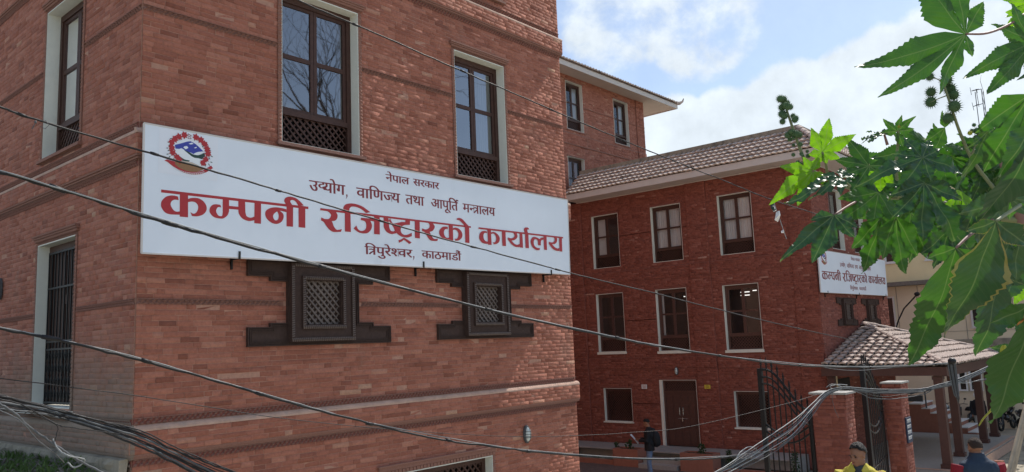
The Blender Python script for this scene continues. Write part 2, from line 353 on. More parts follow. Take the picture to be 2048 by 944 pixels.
def brick_arrays(F, cells, v0=0., gap=.0044, rough=.0014, seed=1):
    rg = np.random.default_rng(seed); c = np.array(cells); n = len(c)
    g = gap/2; ua, ub, za, zb = c[:, 0]+g, c[:, 1]-g, c[:, 2]+g, c[:, 3]-g
    pr = rg.normal(0, rough, n); ch = .0025
    U = np.stack([ua, ub, ub, ua, ua, ub, ub, ua, ua+ch, ub-ch, ub-ch, ua+ch], 1)
    Z = np.stack([za, za, zb, zb, za, za, zb, zb, za+ch, za+ch, zb-ch, zb-ch], 1)
    V = np.zeros((n, 12)); V[:, :4] = .012; V[:, 4:8] = -.0045; V[:, 8:] = -.007
    V[:, 4:] += pr[:, None] + rg.normal(0, rough*.5, (n, 8)); Z[:, 4:] += rg.normal(0, .0009, (n, 8)); U[:, 4:] += rg.normal(0, .0012, (n, 8))
    V += v0
    P = np.stack([U, F[1]+V, Z], 2) if F[0] == 'F' else np.stack([F[1]+V, U, Z], 2)
    q = np.array([(8,9,10,11),(4,5,9,8),(5,6,10,9),(6,7,11,10),(7,4,8,11),(0,1,5,4),(1,2,6,5),(2,3,7,6),(3,0,4,7)])
    t = np.clip(rg.beta(2.6, 2.9, n), 0, 1); sp = rg.random(n); t = np.where(sp > .985, .95+.05*rg.random(n), t)
    return P, q, t
def mesh_np(name, P, q, t, off):
    n = len(P); me = bpy.data.meshes.new(name); nv_ = n*12; nf = n*9
    me.vertices.add(nv_); me.vertices.foreach_set('co', (P.reshape(-1, 3)-np.array(off)).ravel())
    idx = (q[None]+(np.arange(n)*12)[:, None, None]).reshape(-1)
    me.loops.add(nf*4); me.loops.foreach_set('vertex_index', idx)
    me.polygons.add(nf); me.polygons.foreach_set('loop_start', np.arange(nf)*4)
    me.update(calc_edges=True); me.validate()
    a = me.attributes.new('tint', 'FLOAT', 'FACE'); a.data.foreach_set('value', np.repeat(t, 9))
    return me
def lay_bricks(parent, sets, mat, singles=0, skip=None, mult=1):
    """sets: (F, cells, v0, seed).  The bricks that show largest become objects of their own, the rest one part."""
    off = offs(parent); Ps = []; Ts = []
    for F, cells, v0, seed in sets:
        if not cells: continue
        P, q, t = brick_arrays(F, cells, v0, seed=seed); Ps.append(P); Ts.append(t)
    P = np.concatenate(Ps); t = np.concatenate(Ts)
    c = P[:, 8:12].mean(1); e = np.array(EYE); d = c-e; depth = d@np.array(fw)
    px = 1024+FPX*(d@np.array(RT))/depth; py = 472-FPX*(d@np.array(UP))/depth
    vis = (px > 0) & (px < 2048) & (py > 0) & (py < 944)
    if skip is not None: vis &= ~skip(c, px, py)
    # projected area
    def pj(k):
        dd = P[:, k]-e; w = dd@np.array(fw); return FPX*(dd@np.array(RT))/w, FPX*(dd@np.array(UP))/w
    ax, ay = pj(8); bx, by = pj(10); cx, cy = pj(9); dx, dy = pj(11)
    area = np.abs((bx-ax)*(dy-cy)-(by-ay)*(dx-cx))/2
    sc = np.where(vis, area, -1); order = np.argsort(-sc); pick = order[:singles]; rest = np.setdiff1d(np.arange(len(P)), pick)
    m_ = M[mat]
    me = mesh_np('bricks', P[rest], q, t[rest], off); me.materials.append(m_)
    o = bpy.data.objects.new('brickwork', me); COL.objects.link(o); o.parent = parent; o['kind'] = 'stuff'
    for i in pick:
        me = mesh_np('brick', P[i:i+1], q, t[i:i+1], off); me.materials.append(m_)
        o = bpy.data.objects.new('brick', me); COL.objects.link(o); o.parent = parent
def wall_sheet(mb, F, u0, u1, z0, z1, holes, v=0.0):
    us = sorted({u0, u1, *[h[0] for h in holes], *[h[1] for h in holes]}); us = [u for u in us if u0 <= u <= u1]
    zs = sorted({z0, z1, *[h[2] for h in holes], *[h[3] for h in holes]}); zs = [z for z in zs if z0 <= z <= z1]
    for a, b in zip(us, us[1:]):
        for c, d in zip(zs, zs[1:]):
            mu, mz = (a+b)/2, (c+d)/2
            if any(h[0] < mu < h[1] and h[2] < mz < h[3] for h in holes): continue
            mb.add([FP(F, a, v, c), FP(F, b, v, c), FP(F, b, v, d), FP(F, a, v, d)], [(0, 1, 2, 3)])
def lattice(mb, F, u0, u1, z0, z1, v, pitch=.075, w=.026, t=.012):
    """two layers of diagonal slats clipped to the rectangle"""
    for layer, sg in ((0, 1), (1, -1)):
        H = z1-z0; Wd = u1-u0; k = -H if sg > 0 else 0; end = Wd if sg > 0 else Wd+H
        step = pitch*math.sqrt(2); c = k+step*.35
        while c < end:
            # line u = u0 + c + sg*(z-z0)
            pts = []
            za, zb = 0., H
            def U(z): return c+sg*z
            lo, hi = sorted(((0-c)/sg, (Wd-c)/sg)); za = max(za, lo); zb = min(zb, hi)
            if zb-za > .02:
                hw = w*.5*math.sqrt(2)
                q = [(U(za)-hw, za), (U(za)+hw, za), (U(zb)+hw, zb), (U(zb)-hw, zb)]
                q = [(min(max(a, 0), Wd), b) for a, b in q]
                va = v-layer*t*1.05; vb = va-t
                vs = [FP(F, u0+a, vb, z0+b) for a, b in q]+[FP(F, u0+a, va, z0+b) for a, b in q]
                mb.add(vs, [(0, 1, 2, 3), (0, 4, 5, 1), (1, 5, 6, 2), (2, 6, 7, 3), (3, 7, 4, 0)])
            c += step
def rope_band(mb, F, u0, u1, z0, z1, v0=-.012, step=.062, prot=.030):
    """moulded terracotta band: flat strip with two rows of leaning nubs"""
    mb.fbox(F, u0, u1, -.004, .01, z0+.004, z1-.004); mb.fbox(F, u0, u1, v0-.010, .01, z1-.004, z1+.004); v0 += .004
    zm = (z0+z1)/2; u = u0; i = 0
    while u < u1-step:
        for (a, b, sh) in ((z0+.003, zm-.001, 0), (zm+.001, z1-.003, step*.5)):
            x = u+sh
            if x+step > u1: continue
            vs = [FP(F, x, v0, a), FP(F, x+step*.58, v0, a), FP(F, x+step*.85, v0, b), FP(F, x+step*.27, v0, b), FP(F, x+step*.42, v0-prot, (a+b)/2)]
            mb.add(vs, [(0, 1, 4), (1, 2, 4), (2, 3, 4), (3, 0, 4)])
        u += step
def tooth_col(mb, F, u, z0, z1, v0=-.006, w=.05, step=.05, prot=.016):
    mb.fbox(F, u-w/2, u+w/2, v0, .012, z0, z1)
    z = z0
    while z < z1-step*.5:
        b = min(z+step, z1)
        mb.add([FP(F, u-w/2-.006, v0, z+.004), FP(F, u+w/2+.006, v0, z+.004), FP(F, u+w/2+.006, v0, b-.004), FP(F, u-w/2-.006, v0, b-.004), FP(F, u, v0-prot, (z+b)/2)],
               [(0, 1, 4), (1, 2, 4), (2, 3, 4), (3, 0, 4)]); z += step
# lettering and emblem of the sign board: outlines in millimetres on the board (x, z-5 m, corner flag)
BIG=[[[(156,1349,1),(2060,1356,1),(2059,1324,1),(157,1316,1)]],[[(368,1335,1),(464,1333,1),(468,1067,1),(371,1066,1)]],[[(356,1251,1),(349,1291,1),(306,1297,0),(262,1293,0),(210,1272,0),(167,1224,0),(158,1183,0),(164,1149,0),(200,1101,0),(257,1082,0),(371,1087,1),(370,1125,1),(336,1119,0),(300,1133,0),(269,1178,0),(268,1213,0),(285,1239,0),(316,1253,0)]],[[(465,1279,1),(515,1295,0),(589,1298,0),(650,1268,0),(686,1213,0),(680,1157,0),(638,1112,0),(573,1088,0),(513,1087,1),(494,1130,1),(527,1115,0),(559,1127,0),(581,1166,0),(583,1211,0),(557,1244,0),(515,1253,0),(465,1241,1)]],[[(883,1334,1),(964,1333,1),(965,1186,1),(946,1138,0),(897,1096,0),(839,1089,0),(771,1102,0),(728,1144,0),(721,1175,0),(732,1213,0),(765,1244,0),(808,1253,0),(855,1251,1),(867,1222,1),(832,1223,0),(809,1198,0),(804,1165,0),(829,1126,0),(858,1118,0),(879,1127,0),(885,1169,1)]],[[(965,1251,1),(1083,1252,1),(1083,1217,1),(965,1214,1)]],[[(1082,1334,1),(1171,1332,1),(1175,1198,1),(1192,1150,0),(1244,1136,0),(1296,1154,1),(1296,1109,1),(1218,1093,0),(1136,1116,0),(1090,1170,0),(1083,1221,1)]],[[(1295,1334,1),(1384,1334,1),(1383,1074,1),(1293,1074,1)]],[[(1738,1252,1),(1688,1259,0),(1642,1262,1),(1688,1229,0),(1697,1181,0),(1666,1124,0),(1600,1091,0),(1524,1101,0),(1459,1148,0),(1440,1205,0),(1459,1250,0),(1524,1286,0),(1600,1299,0),(1688,1296,0),(1738,1288,1)],[(1600,1245,0),(1556,1206,0),(1551,1167,0),(1578,1135,0),(1616,1148,0),(1627,1194,0),(1616,1232,0)]],[[(1739,1353,1),(1834,1353,1),(1831,1076,1),(1738,1074,1)]],[[(1912,1341,1),(2013,1342,1),(2011,1077,1),(1913,1077,1)]],[[(1990,1364,1),(1938,1409,0),(1869,1447,0),(1778,1455,0),(1722,1430,0),(1705,1394,0),(1722,1361,0),(1744,1338,1),(1834,1343,1),(1806,1370,0),(1791,1400,0),(1823,1417,0),(1869,1402,0),(1912,1349,1)]],[[(2240,1356,1),(2240,1327,1),(5035,1332,1),(5036,1357,1)]],[[(2323,1335,1),(2376,1314,0),(2406,1285,0),(2397,1252,0),(2365,1224,0),(2306,1221,0),(2253,1234,1),(2250,1193,1),(2290,1179,0),(2321,1141,0),(2369,1091,0),(2427,1062,0),(2482,1061,0),(2564,1071,1),(2579,1108,1),(2526,1095,0),(2488,1096,0),(2450,1134,0),(2429,1182,0),(2418,1201,1),(2473,1213,0),(2506,1251,0),(2509,1295,0),(2480,1337,1)]],[[(2629,1340,1),(2721,1340,1),(2726,1081,1),(2627,1080,1)]],[[(2612,1351,1),(2607,1401,0),(2641,1446,0),(2720,1469,0),(2811,1471,0),(2915,1452,0),(3008,1409,0),(3060,1383,1),(2983,1364,1),(2914,1405,0),(2834,1429,0),(2754,1430,0),(2714,1408,0),(2702,1374,0),(2707,1342,1),(2629,1339,1)]],[[(2895,1291,1),(3017,1294,0),(3124,1302,1),(3123,1261,1),(3058,1262,1),(3084,1203,0),(3067,1144,0),(3013,1094,0),(2943,1078,0),(2862,1085,0),(2805,1109,0),(2772,1134,1),(2816,1178,1),(2840,1135,0),(2886,1110,0),(2944,1120,0),(2979,1156,0),(2983,1213,0),(2958,1248,0),(2894,1259,1)]],[[(3125,1345,1),(3221,1344,1),(3218,1085,1),(3117,1084,1)]],[[(3291,1329,1),(3378,1326,1),(3388,1204,1),(3413,1157,0),(3457,1149,0),(3491,1161,1),(3520,1127,1),(3426,1108,0),(3340,1132,0),(3298,1182,0),(3289,1219,1)]],[[(3407,1328,1),(3440,1274,1),(3474,1262,0),(3549,1280,0),(3629,1299,0),(3685,1301,1),(3691,1341,1),(3778,1343,1),(3775,1269,1),(3709,1263,0),(3648,1248,0),(3607,1211,0),(3598,1168,0),(3625,1128,0),(3684,1115,0),(3746,1130,0),(3806,1158,1),(3806,1107,1),(3724,1081,0),(3623,1084,0),(3544,1114,0),(3491,1160,1),(3458,1218,0),(3382,1296,1)]],[[(3552,1030,1),(3602,1045,0),(3653,1074,1),(3713,1053,0),(3798,1016,1),(3757,988,1),(3712,1014,0),(3652,1043,1),(3611,1015,0),(3561,994,1)]],[[(3870,1340,1),(3964,1341,1),(3961,1085,1),(3865,1086,1)]],[[(4097,1349,1),(4149,1317,0),(4159,1286,0),(4141,1252,0),(4082,1227,0),(4008,1237,1),(4007,1197,1),(4059,1182,0),(4110,1122,0),(4151,1081,0),(4205,1067,0),(4308,1074,1),(4321,1110,1),(4265,1098,0),(4217,1114,0),(4176,1167,0),(4156,1198,1),(4216,1218,0),(4255,1262,0),(4257,1298,0),(4215,1343,1)]],[[(4552,1346,1),(4638,1345,1),(4639,1100,1),(4554,1106,1)]],[[(4526,1264,1),(4534,1302,1),(4489,1305,0),(4421,1292,0),(4364,1247,0),(4348,1205,0),(4361,1165,0),(4404,1128,0),(4470,1113,0),(4554,1111,1),(4552,1141,1),(4504,1136,0),(4466,1157,0),(4446,1205,0),(4458,1246,0),(4493,1270,0)]],[[(4641,1294,1),(4693,1307,0),(4762,1296,0),(4819,1259,0),(4842,1202,0),(4814,1150,0),(4754,1113,0),(4685,1103,1),(4669,1138,1),(4709,1134,0),(4745,1170,0),(4753,1221,0),(4726,1260,0),(4680,1273,0),(4640,1265,1)]],[[(4899,1351,1),(4994,1355,1),(4990,1089,1),(4899,1090,1)]],[[(4728,1452,1),(4781,1465,0),(4851,1451,0),(4919,1402,0),(4988,1353,1),(4899,1345,1),(4836,1395,0),(4779,1427,0),(4727,1431,1)]],[[(5205,1356,1),(7381,1364,1),(7379,1337,1),(5206,1329,1)]],[[(5407,1352,1),(5490,1352,1),(5496,1094,1),(5414,1092,1)]],[[(5394,1274,1),(5395,1304,1),(5337,1308,0),(5275,1294,0),(5230,1257,0),(5212,1205,0),(5220,1163,0),(5266,1120,0),(5338,1104,0),(5415,1105,1),(5414,1143,1),(5365,1144,0),(5323,1171,0),(5310,1221,0),(5322,1260,0),(5353,1279,0)]],[[(5490,1295,1),(5547,1308,0),(5622,1292,0),(5677,1253,0),(5696,1207,0),(5672,1153,0),(5613,1119,0),(5549,1108,1),(5528,1139,1),(5570,1142,0),(5603,1174,0),(5608,1218,0),(5589,1259,0),(5546,1282,0),(5493,1269,1)]],[[(5753,1350,1),(5841,1351,1),(5840,1097,1),(5752,1098,1)]],[[(6001,1349,1),(6046,1321,0),(6064,1292,0),(6042,1259,0),(5981,1237,0),(5892,1243,1),(5891,1212,1),(5925,1180,0),(5988,1131,0),(6066,1103,0),(6146,1100,0),(6184,1109,1),(6184,1158,1),(6135,1141,0),(6082,1142,0),(6030,1165,0),(5979,1199,1),(6046,1210,0),(6115,1247,0),(6138,1288,0),(6111,1348,1)]],[[(6196,1351,1),(6264,1352,1),(6268,1097,1),(6187,1099,1)]],[[(6335,1353,1),(6422,1353,1),(6422,1100,1),(6334,1099,1)]],[[(6335,1344,1),(6314,1387,0),(6316,1424,0),(6345,1446,0),(6401,1453,0),(6435,1442,0),(6443,1416,1),(6406,1422,0),(6397,1394,0),(6419,1351,1)]],[[(6827,1353,1),(6910,1354,1),(6906,1101,1),(6828,1101,1)]],[[(6700,1084,1),(6614,1083,0),(6532,1114,0),(6486,1165,0),(6473,1219,0),(6493,1265,0),(6545,1301,0),(6608,1303,0),(6672,1292,0),(6713,1277,1),(6758,1303,0),(6824,1313,1),(6821,1276,1),(6762,1258,0),(6745,1220,0),(6742,1169,1),(6666,1168,1),(6667,1223,0),(6648,1259,0),(6599,1269,0),(6562,1243,0),(6552,1197,0),(6570,1153,0),(6624,1124,0),(6716,1119,1)]],[[(7085,1356,1),(7127,1322,0),(7132,1284,0),(7084,1248,0),(7017,1243,0),(6966,1249,1),(6966,1216,1),(7012,1173,0),(7082,1126,0),(7171,1104,0),(7254,1104,1),(7253,1156,1),(7189,1147,0),(7116,1171,0),(7052,1213,1),(7135,1223,0),(7190,1260,0),(7206,1309,0),(7183,1359,1)]],[[(7266,1355,1),(7342,1357,1),(7337,1098,1),(7261,1100,1)]]]
EMB=[('patch',[[(124,2050,1),(818,2047,1),(814,1523,1),(118,1537,1)]]),('mountain',[[(300,1877,1),(359,1901,0),(445,1940,1),(484,1951,1),(551,1923,0),(633,1861,1),(651,1853,1),(588,1833,0),(522,1805,1),(491,1817,0),(447,1823,0),(403,1842,1),(377,1852,1),(352,1838,1),(309,1835,1)]]),('map',[[(326,1825,1),(377,1846,1),(430,1816,1),(491,1783,0),(536,1763,0),(607,1757,1),(621,1733,1),(608,1696,1),(554,1697,1),(492,1714,1),(423,1720,1),(362,1745,1),(318,1781,1)]]),('hill',[[(403,1838,1),(456,1825,1),(518,1800,1),(580,1801,0),(651,1842,1),(660,1809,1),(625,1760,1),(580,1766,1),(536,1763,1),(500,1775,1),(456,1803,1)]]),('hill',[[(310,1784,1),(362,1754,0),(414,1728,0),(475,1724,1),(471,1710,1),(414,1706,1),(362,1715,1),(310,1755,1)]]),('snow',[[(399,1863,1),(411,1878,1),(442,1887,1),(459,1868,1),(429,1846,1)]]),('snow',[[(459,1916,1),(498,1936,1),(520,1926,1),(489,1912,1)]]),('snow',[[(525,1879,1),(552,1895,1),(561,1888,1),(539,1875,1)]]),('snow',[[(522,1809,1),(561,1833,0),(615,1850,1),(651,1856,1),(615,1828,1),(580,1805,1),(535,1798,1)]]),('base',[[(303,1685,1),(380,1695,1),(502,1680,0),(631,1664,1),(644,1642,1),(556,1602,0),(451,1596,0),(364,1618,0),(308,1652,1)]]),('sand',[[(367,1708,1),(501,1706,1),(590,1680,1),(502,1672,1),(415,1680,1)]]),('ribbon',[[(185,1680,1),(214,1697,1),(303,1685,1),(308,1652,1),(364,1618,0),(451,1596,0),(556,1602,0),(636,1630,1),(680,1663,1),(734,1701,1),(757,1674,1),(735,1657,1),(685,1620,1),(609,1583,0),(504,1564,0),(399,1575,0),(313,1610,0),(261,1641,1),(219,1669,1)]])]
FLW=[(409,2007),(349,1979),(303,1946),(265,1901),(262,1841),(276,1783),(328,1740),(354,1710),(546,2005),(604,1984),(654,1944),(682,1891),(692,1836),(670,1766),(634,1717)]
GLV=[((256,1942),(237,1939)),((227,1894),(209,1896)),((241,1863),(222,1856)),((216,1826),(198,1823)),((233,1802),(215,1792)),((221,1758),(203,1753)),((243,1731),(228,1715)),((286,1712),(280,1693)),((533,1979),(528,1959)),((632,1918),(622,1898)),((714,1883),(734,1879)),((738,1812),(758,1805)),((710,1786),(721,1768)),((734,1741),(754,1737)),((707,1710),(717,1692)),((666,1696),(664,1676)),((414,1982),(414,1963)),((358,1953),(359,1934))]
FLAG=[(452,2032,1),(492,2013,1),(466,2004,1),(490,1978,1),(453,1976,1)]
RIBT=[(287,1622),(347,1596),(416,1582),(503,1580),(591,1596),(663,1625)]
# ---------------------------------------------------------------- openings shared by all facades
def window(parent, F, h, depth=.17, rail=.23, wood='wood', gl='glass', style='casement', curtain=(), sill=0., pitch=.075, interior='dark', lamps=()):
    u0, u1, z0, z1 = h; H = z1-z0
    rv = MB(); t = .014
    rv.fbox(F, u0, u0+t, -.013, depth, z0, z1); rv.fbox(F, u1-t, u1, -.013, depth, z0, z1)
    rv.fbox(F, u0+t, u1-t, -.013, depth, z1-t, z1); rv.fbox(F, u0+t, u1-t, -.013, depth, z0, z0+t)
    rv.build('window_reveal', 'plaster', parent)
    if sill:
        s = MB(); s.fbox(F, u0-.03, u1+.05, -.05, depth, z0-sill, z0-.002); s.build('window_sill', 'plaster', parent)
    a, b, c, d = u0+t, u1-t, z0+t, z1-t; fw_ = .07; v = depth
    f = MB()
    f.fbox(F, a, a+fw_, v-.02, v+.07, c, d); f.fbox(F, b-fw_, b, v-.02, v+.07, c, d)
    f.fbox(F, a+fw_, b-fw_, v-.02, v+.07, d-fw_-.02, d)
    um = (a+b)/2
    if style == 'casement':
        zr = c+H*rail; f.fbox(F, a+fw_, b-fw_, v-.03, v+.07, zr-.07, zr); f.fbox(F, a+fw_, b-fw_, v-.012, v+.06, c, c+.035)
        # sashes: each leaf a frame of stiles and rails
        zt = zr+(d-fw_-.02-zr)*.50; top = d-fw_-.02
        for s0, s1 in ((a+fw_+.003, um-.003), (um+.003, b-fw_-.003)):
            f.fbox(F, s0, s0+.05, v, v+.045, zr+.002, top-.002); f.fbox(F, s1-.05, s1, v, v+.045, zr+.002, top-.002)
            for q0, q1 in ((zr+.002, zr+.045), (zt-.03, zt+.03), (top-.045, top-.002)): f.fbox(F, s0+.05, s1-.05, v+.003, v+.042, q0, q1)
    elif style == 'grille':
        pass
    fr = f.build('window', wood, parent)
    if style == 'casement':
        for s0, s1 in ((a+fw_+.053, um-.053), (um+.053, b-fw_-.053)):
            for q0, q1 in ((zr+.045, zt-.03), (zt+.03, top-.045)):
                p = MB(); tl = random.uniform(-.0015, .0015)
                p.add([FP(F, s0, v+.02+tl, q0), FP(F, s1, v+.02-tl, q0), FP(F, s1, v+.02-tl, q1), FP(F, s0, v+.02+tl, q1)], [(0, 1, 2, 3)]); p.build('pane', gl, fr)
        l = MB(); lattice(l, F, a+fw_, b-fw_, c+.035, zr-.07, v+.03, pitch, pitch*.36); l.build('lattice', wood, fr)
    if style == 'lattice':
        l = MB(); lattice(l, F, a+fw_, b-fw_, c, d-fw_-.02, v+.03, pitch, pitch*.38); l.build('lattice', wood, fr)
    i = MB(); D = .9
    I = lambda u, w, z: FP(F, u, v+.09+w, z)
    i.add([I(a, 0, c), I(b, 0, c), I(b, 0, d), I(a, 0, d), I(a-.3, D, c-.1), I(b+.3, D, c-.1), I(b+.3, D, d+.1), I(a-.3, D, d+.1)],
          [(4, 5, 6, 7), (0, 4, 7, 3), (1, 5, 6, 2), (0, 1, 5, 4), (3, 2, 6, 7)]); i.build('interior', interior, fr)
    for (p0, p1) in curtain:
        cm = MB(); n = 26; A = a+(b-a)*p0; B = a+(b-a)*p1; zc0 = c+H*rail+.01
        vs = [];
        for k in range(n+1):
            uu = A+(B-A)*k/n; w = .09+.022*math.sin(k*1.7)+.012*math.sin(k*.6)
            vs += [FP(F, uu, v+w, zc0), FP(F, uu, v+w*1.0, d-.03)]
        cm.add(vs, [(2*k, 2*k+2, 2*k+3, 2*k+1) for k in range(n)]); cm.build('curtain', 'curtain', fr, smooth=True)
    for (lu, lz) in lamps:
        q = MB(); q.fbox(F, lu, lu+.32, v+.6, v+.64, lz, lz+.03); q.build('tube_lamp', 'tube', fr)
    return fr
def hood(parent, F, h, ext=.09, mat='trim'):
    u0, u1, z0, z1 = h; m = MB()
    m.fbox(F, u0-ext, u1+ext, -.05, .01, z1+.075, z1+.10); m.fbox(F, u0-ext+.02, u1+ext-.02, -.035, .01, z1+.045, z1+.073)
    m.fbox(F, u0-ext, u1+ext, -.062, .01, z1+.103, z1+.125)
    rope_band(m, F, u0-.05, u1+.05, z1+.004, z1+.043, -.02, .035, .01)
    m.build('window_hood', mat, parent)
def jamb_trim(parent, F, h, mat='trim', sill=True):
    u0, u1, z0, z1 = h; m = MB()
    tooth_col(m, F, u0-.024, z0-.02, z1+.002, -.018, .045); m.build('jamb_moulding', mat, parent)
    m = MB(); tooth_col(m, F, u1+.024, z0-.02, z1+.002, -.018, .045); m.build('jamb_moulding', mat, parent); m = MB()
    if sill:
        m.fbox(F, u0-.07, u1+.09, -.055, .01, z0-.045, z0-.004); rope_band(m, F, u0-.05, u1+.07, z0-.075, z0-.047, -.022, .03, .01)
    if sill: m.build('sill_moulding', mat, parent)
def bulkhead_lamp(name, F, u, z, label, s=1.):
    base = FP(F, u, -.02, z-.14*s); t = thing(name, label, 'lamp', base, 'oval wall lamps on the brick walls')
    cv = (lambda x, w, zz: FP(F, u+x*s, -.02-w*s, z+zz*s))
    b = MB(); n = 20
    ring = [(math.cos(2*math.pi*k/n), math.sin(2*math.pi*k/n)) for k in range(n)]
    vs = [cv(.068*x, 0, .145*y) for x, y in ring]+[cv(.068*x, .035, .145*y) for x, y in ring]+[cv(.052*x, .045, .125*y) for x, y in ring]
    b.add(vs, [(i, (i+1) % n, (i+1) % n+n, i+n) for i in range(n)]+[(i+n, (i+1) % n+n, (i+1) % n+2*n, i+2*n) for i in range(n)]); b.build('lamp_base', 'grey_cable', t)
    g = MB(); vs = []
    for k, (rr, w) in enumerate(((1, .04), (.93, .062), (.75, .082), (.4, .094), (.05, .097))): vs += [cv(.05*x*rr, w, .12*y*rr) for x, y in ring]
    g.add(vs, [(k*n+i, k*n+(i+1) % n, (k+1)*n+(i+1) % n, (k+1)*n+i) for k in range(4) for i in range(n)]+[tuple(range(4*n, 5*n))]); g.build('lamp_glass', 'lampglass', t, smooth=True)
    c = MB()
    for zz in (-.05, 0, .05): c.tube([cv(-.062, .03, zz), cv(-.045, .08, zz), cv(0, .105, zz), cv(.045, .08, zz), cv(.062, .03, zz)], .004*s, 5)
    c.tube([cv(0, .03, -.138), cv(0, .085, -.09), cv(0, .107, 0), cv(0, .085, .09), cv(0, .03, .138)], .004*s, 5); c.build('lamp_cage', 'iron', t)
    return t
def carved(parent, F, uc, zc, s=1., det=True):
    """stepped Newari style timber window; uc centre, zc bottom of the lower arm"""
    X = lambda a: uc+a*s; Z = lambda a: zc+a*s
    fr = MB(); prof = [(-1.105, 0), (1.105, 0), (1.105, .235), (.80, .235), (.80, .285), (.555, .285), (.555, .80), (.80, .80), (.80, .855), (1.105, .855), (1.105, 1.09), (-1.105, 1.09), (-1.105, .855), (-.80, .855), (-.80, .80), (-.555, .80), (-.555, .285), (-.80, .285), (-.80, .235), (-1.105, .235)]
    fr.prism([(X(a), Z(b)) for a, b in prof], lambda x, y: FP(F, x, -.03*s, y), lambda x, y: FP(F, x, .01, y))
    # raised edge mouldings following the steps
    def rim(i0, i1, k, ww, v0, v1):
        n = len(prof)
        cx = [0]*n
        for i in range(n):
            p0, p1, p2 = prof[i-1], prof[i], prof[(i+1) % n]
            def nrm(a, b):
                dx, dy = b[0]-a[0], b[1]-a[1]; L_ = math.hypot(dx, dy); return (-dy/L_, dx/L_)
            n0, n1 = nrm(p0, p1), nrm(p1, p2); cx[i] = (n0[0]+n1[0], n0[1]+n1[1]) if abs(n0[0]*n1[0]+n0[1]*n1[1]) < .5 else n0
        for i in range(n):
            j = (i+1) % n; a, b = prof[i], prof[j]; o0, o1 = cx[i], cx[j]
            A0 = (a[0]+o0[0]*k, a[1]+o0[1]*k); B0 = (b[0]+o1[0]*k, b[1]+o1[1]*k); A1 = (a[0]+o0[0]*(k+ww), a[1]+o0[1]*(k+ww)); B1 = (b[0]+o1[0]*(k+ww), b[1]+o1[1]*(k+ww))
            vs = [FP(F, X(q[0]), v, Z(q[1])) for v in (v0*s, v1*s) for q in (A0, B0, B1, A1)]
            fr.add(vs, [(0, 1, 2, 3), (4, 5, 6, 7), (0, 1, 5, 4), (2, 3, 7, 6)])
    rim(0, 0, .001, .014, -.03, -.055)
    if det: rim(0, 0, .028, .012, -.03, -.048); rim(0, 0, .052, .010, -.03, -.042)
    o = fr.build('carved_window', 'carved', parent)
    X = lambda a: uc-.055*s+a*s
    bx = MB(); w, b0, b1 = .48, .045, 1.03
    def ringbox(m, hw, z0, z1, t, v0, v1):
        m.fbox(F, X(-hw), X(hw), v0*s, v1*s, Z(z0), Z(z0+t)); m.fbox(F, X(-hw), X(hw), v0*s, v1*s, Z(z1-t), Z(z1))
        m.fbox(F, X(-hw), X(-hw+t), v0*s, v1*s, Z(z0+t), Z(z1-t)); m.fbox(F, X(hw-t), X(hw), v0*s, v1*s, Z(z0+t), Z(z1-t))
    ringbox(bx, .49, .045, 1.035, .05, -.125, -.03); ringbox(bx, .44, .096, .985, .165, -.105, -.03)
    ringbox(bx, .335, .20, .875, .05, -.135, -.05)
    bx.build('window_box', 'carved', o)
    if det:
        r = MB()
        def rope(x0, z0, x1, z1, v, rr):
            L_ = math.hypot(x1-x0, z1-z0); n = int(L_/.028)
            for k in range(n):
                a = (k+.5)/n; x = x0+(x1-x0)*a; z = z0+(z1-z0)*a
                dx, dz = (x1-x0)/L_, (z1-z0)/L_
                p = [(x-dx*.012-dz*rr, z-dz*.012+dx*rr), (x+dx*.006-dz*rr, z+dz*.006+dx*rr), (x+dx*.014+dz*rr, z+dz*.014-dx*rr), (x-dx*.004+dz*rr, z-dz*.004-dx*rr)]
                vs = [FP(F, X(a_), v*s, Z(b_)) for a_, b_ in p]+[FP(F, X(x), (v-.02)*s, Z(z))]
                r.add(vs, [(0, 1, 4), (1, 2, 4), (2, 3, 4), (3, 0, 4)])
        rope(-.49, .07, .49, .07, -.125, .022); rope(.465, .1, .465, 1.0, -.125, .02); rope(-.465, .1, -.465, 1.0, -.125, .02); rope(-.44, 1.01, .44, 1.01, -.125, .018)
        rope(-.335, .225, .335, .225, -.135, .02); rope(.31, .25, .31, .85, -.135, .018); rope(-.31, .25, -.31, .85, -.135, .018); rope(-.30, .85, .30, .85, -.135, .018)
        r.build('rope_carving', 'carvedl', o, kind='stuff')
        l = MB(); n = 8; mrow = 15; W2 = .285; z0, z1 = .25, .825; du = 2*W2/n; dz = (z1-z0)/mrow*1.0
        lattice(l, F, X(-W2), X(W2), Z(z0), Z(z1), -.03, .068*s, .030*s, .016)
        for i in range(0): l.fbox(F, X(-W2+i*du-.007), X(-W2+i*du+.007), -.046, -.030, Z(z0), Z(z1))
        l.build('carved_lattice', 'carvedl', o)
        bk = MB(); bk.fbox(F, X(-.29), X(.29), -.026, -.012, Z(.245), Z(.83)); bk.build('window_back', 'dark', o)
    else:
        l = MB(); lattice(l, F, X(-.285), X(.285), Z(.25), Z(.825), -.03, .08*s, .035*s, .02); l.build('carved_lattice', 'carvedl', o)
    return o
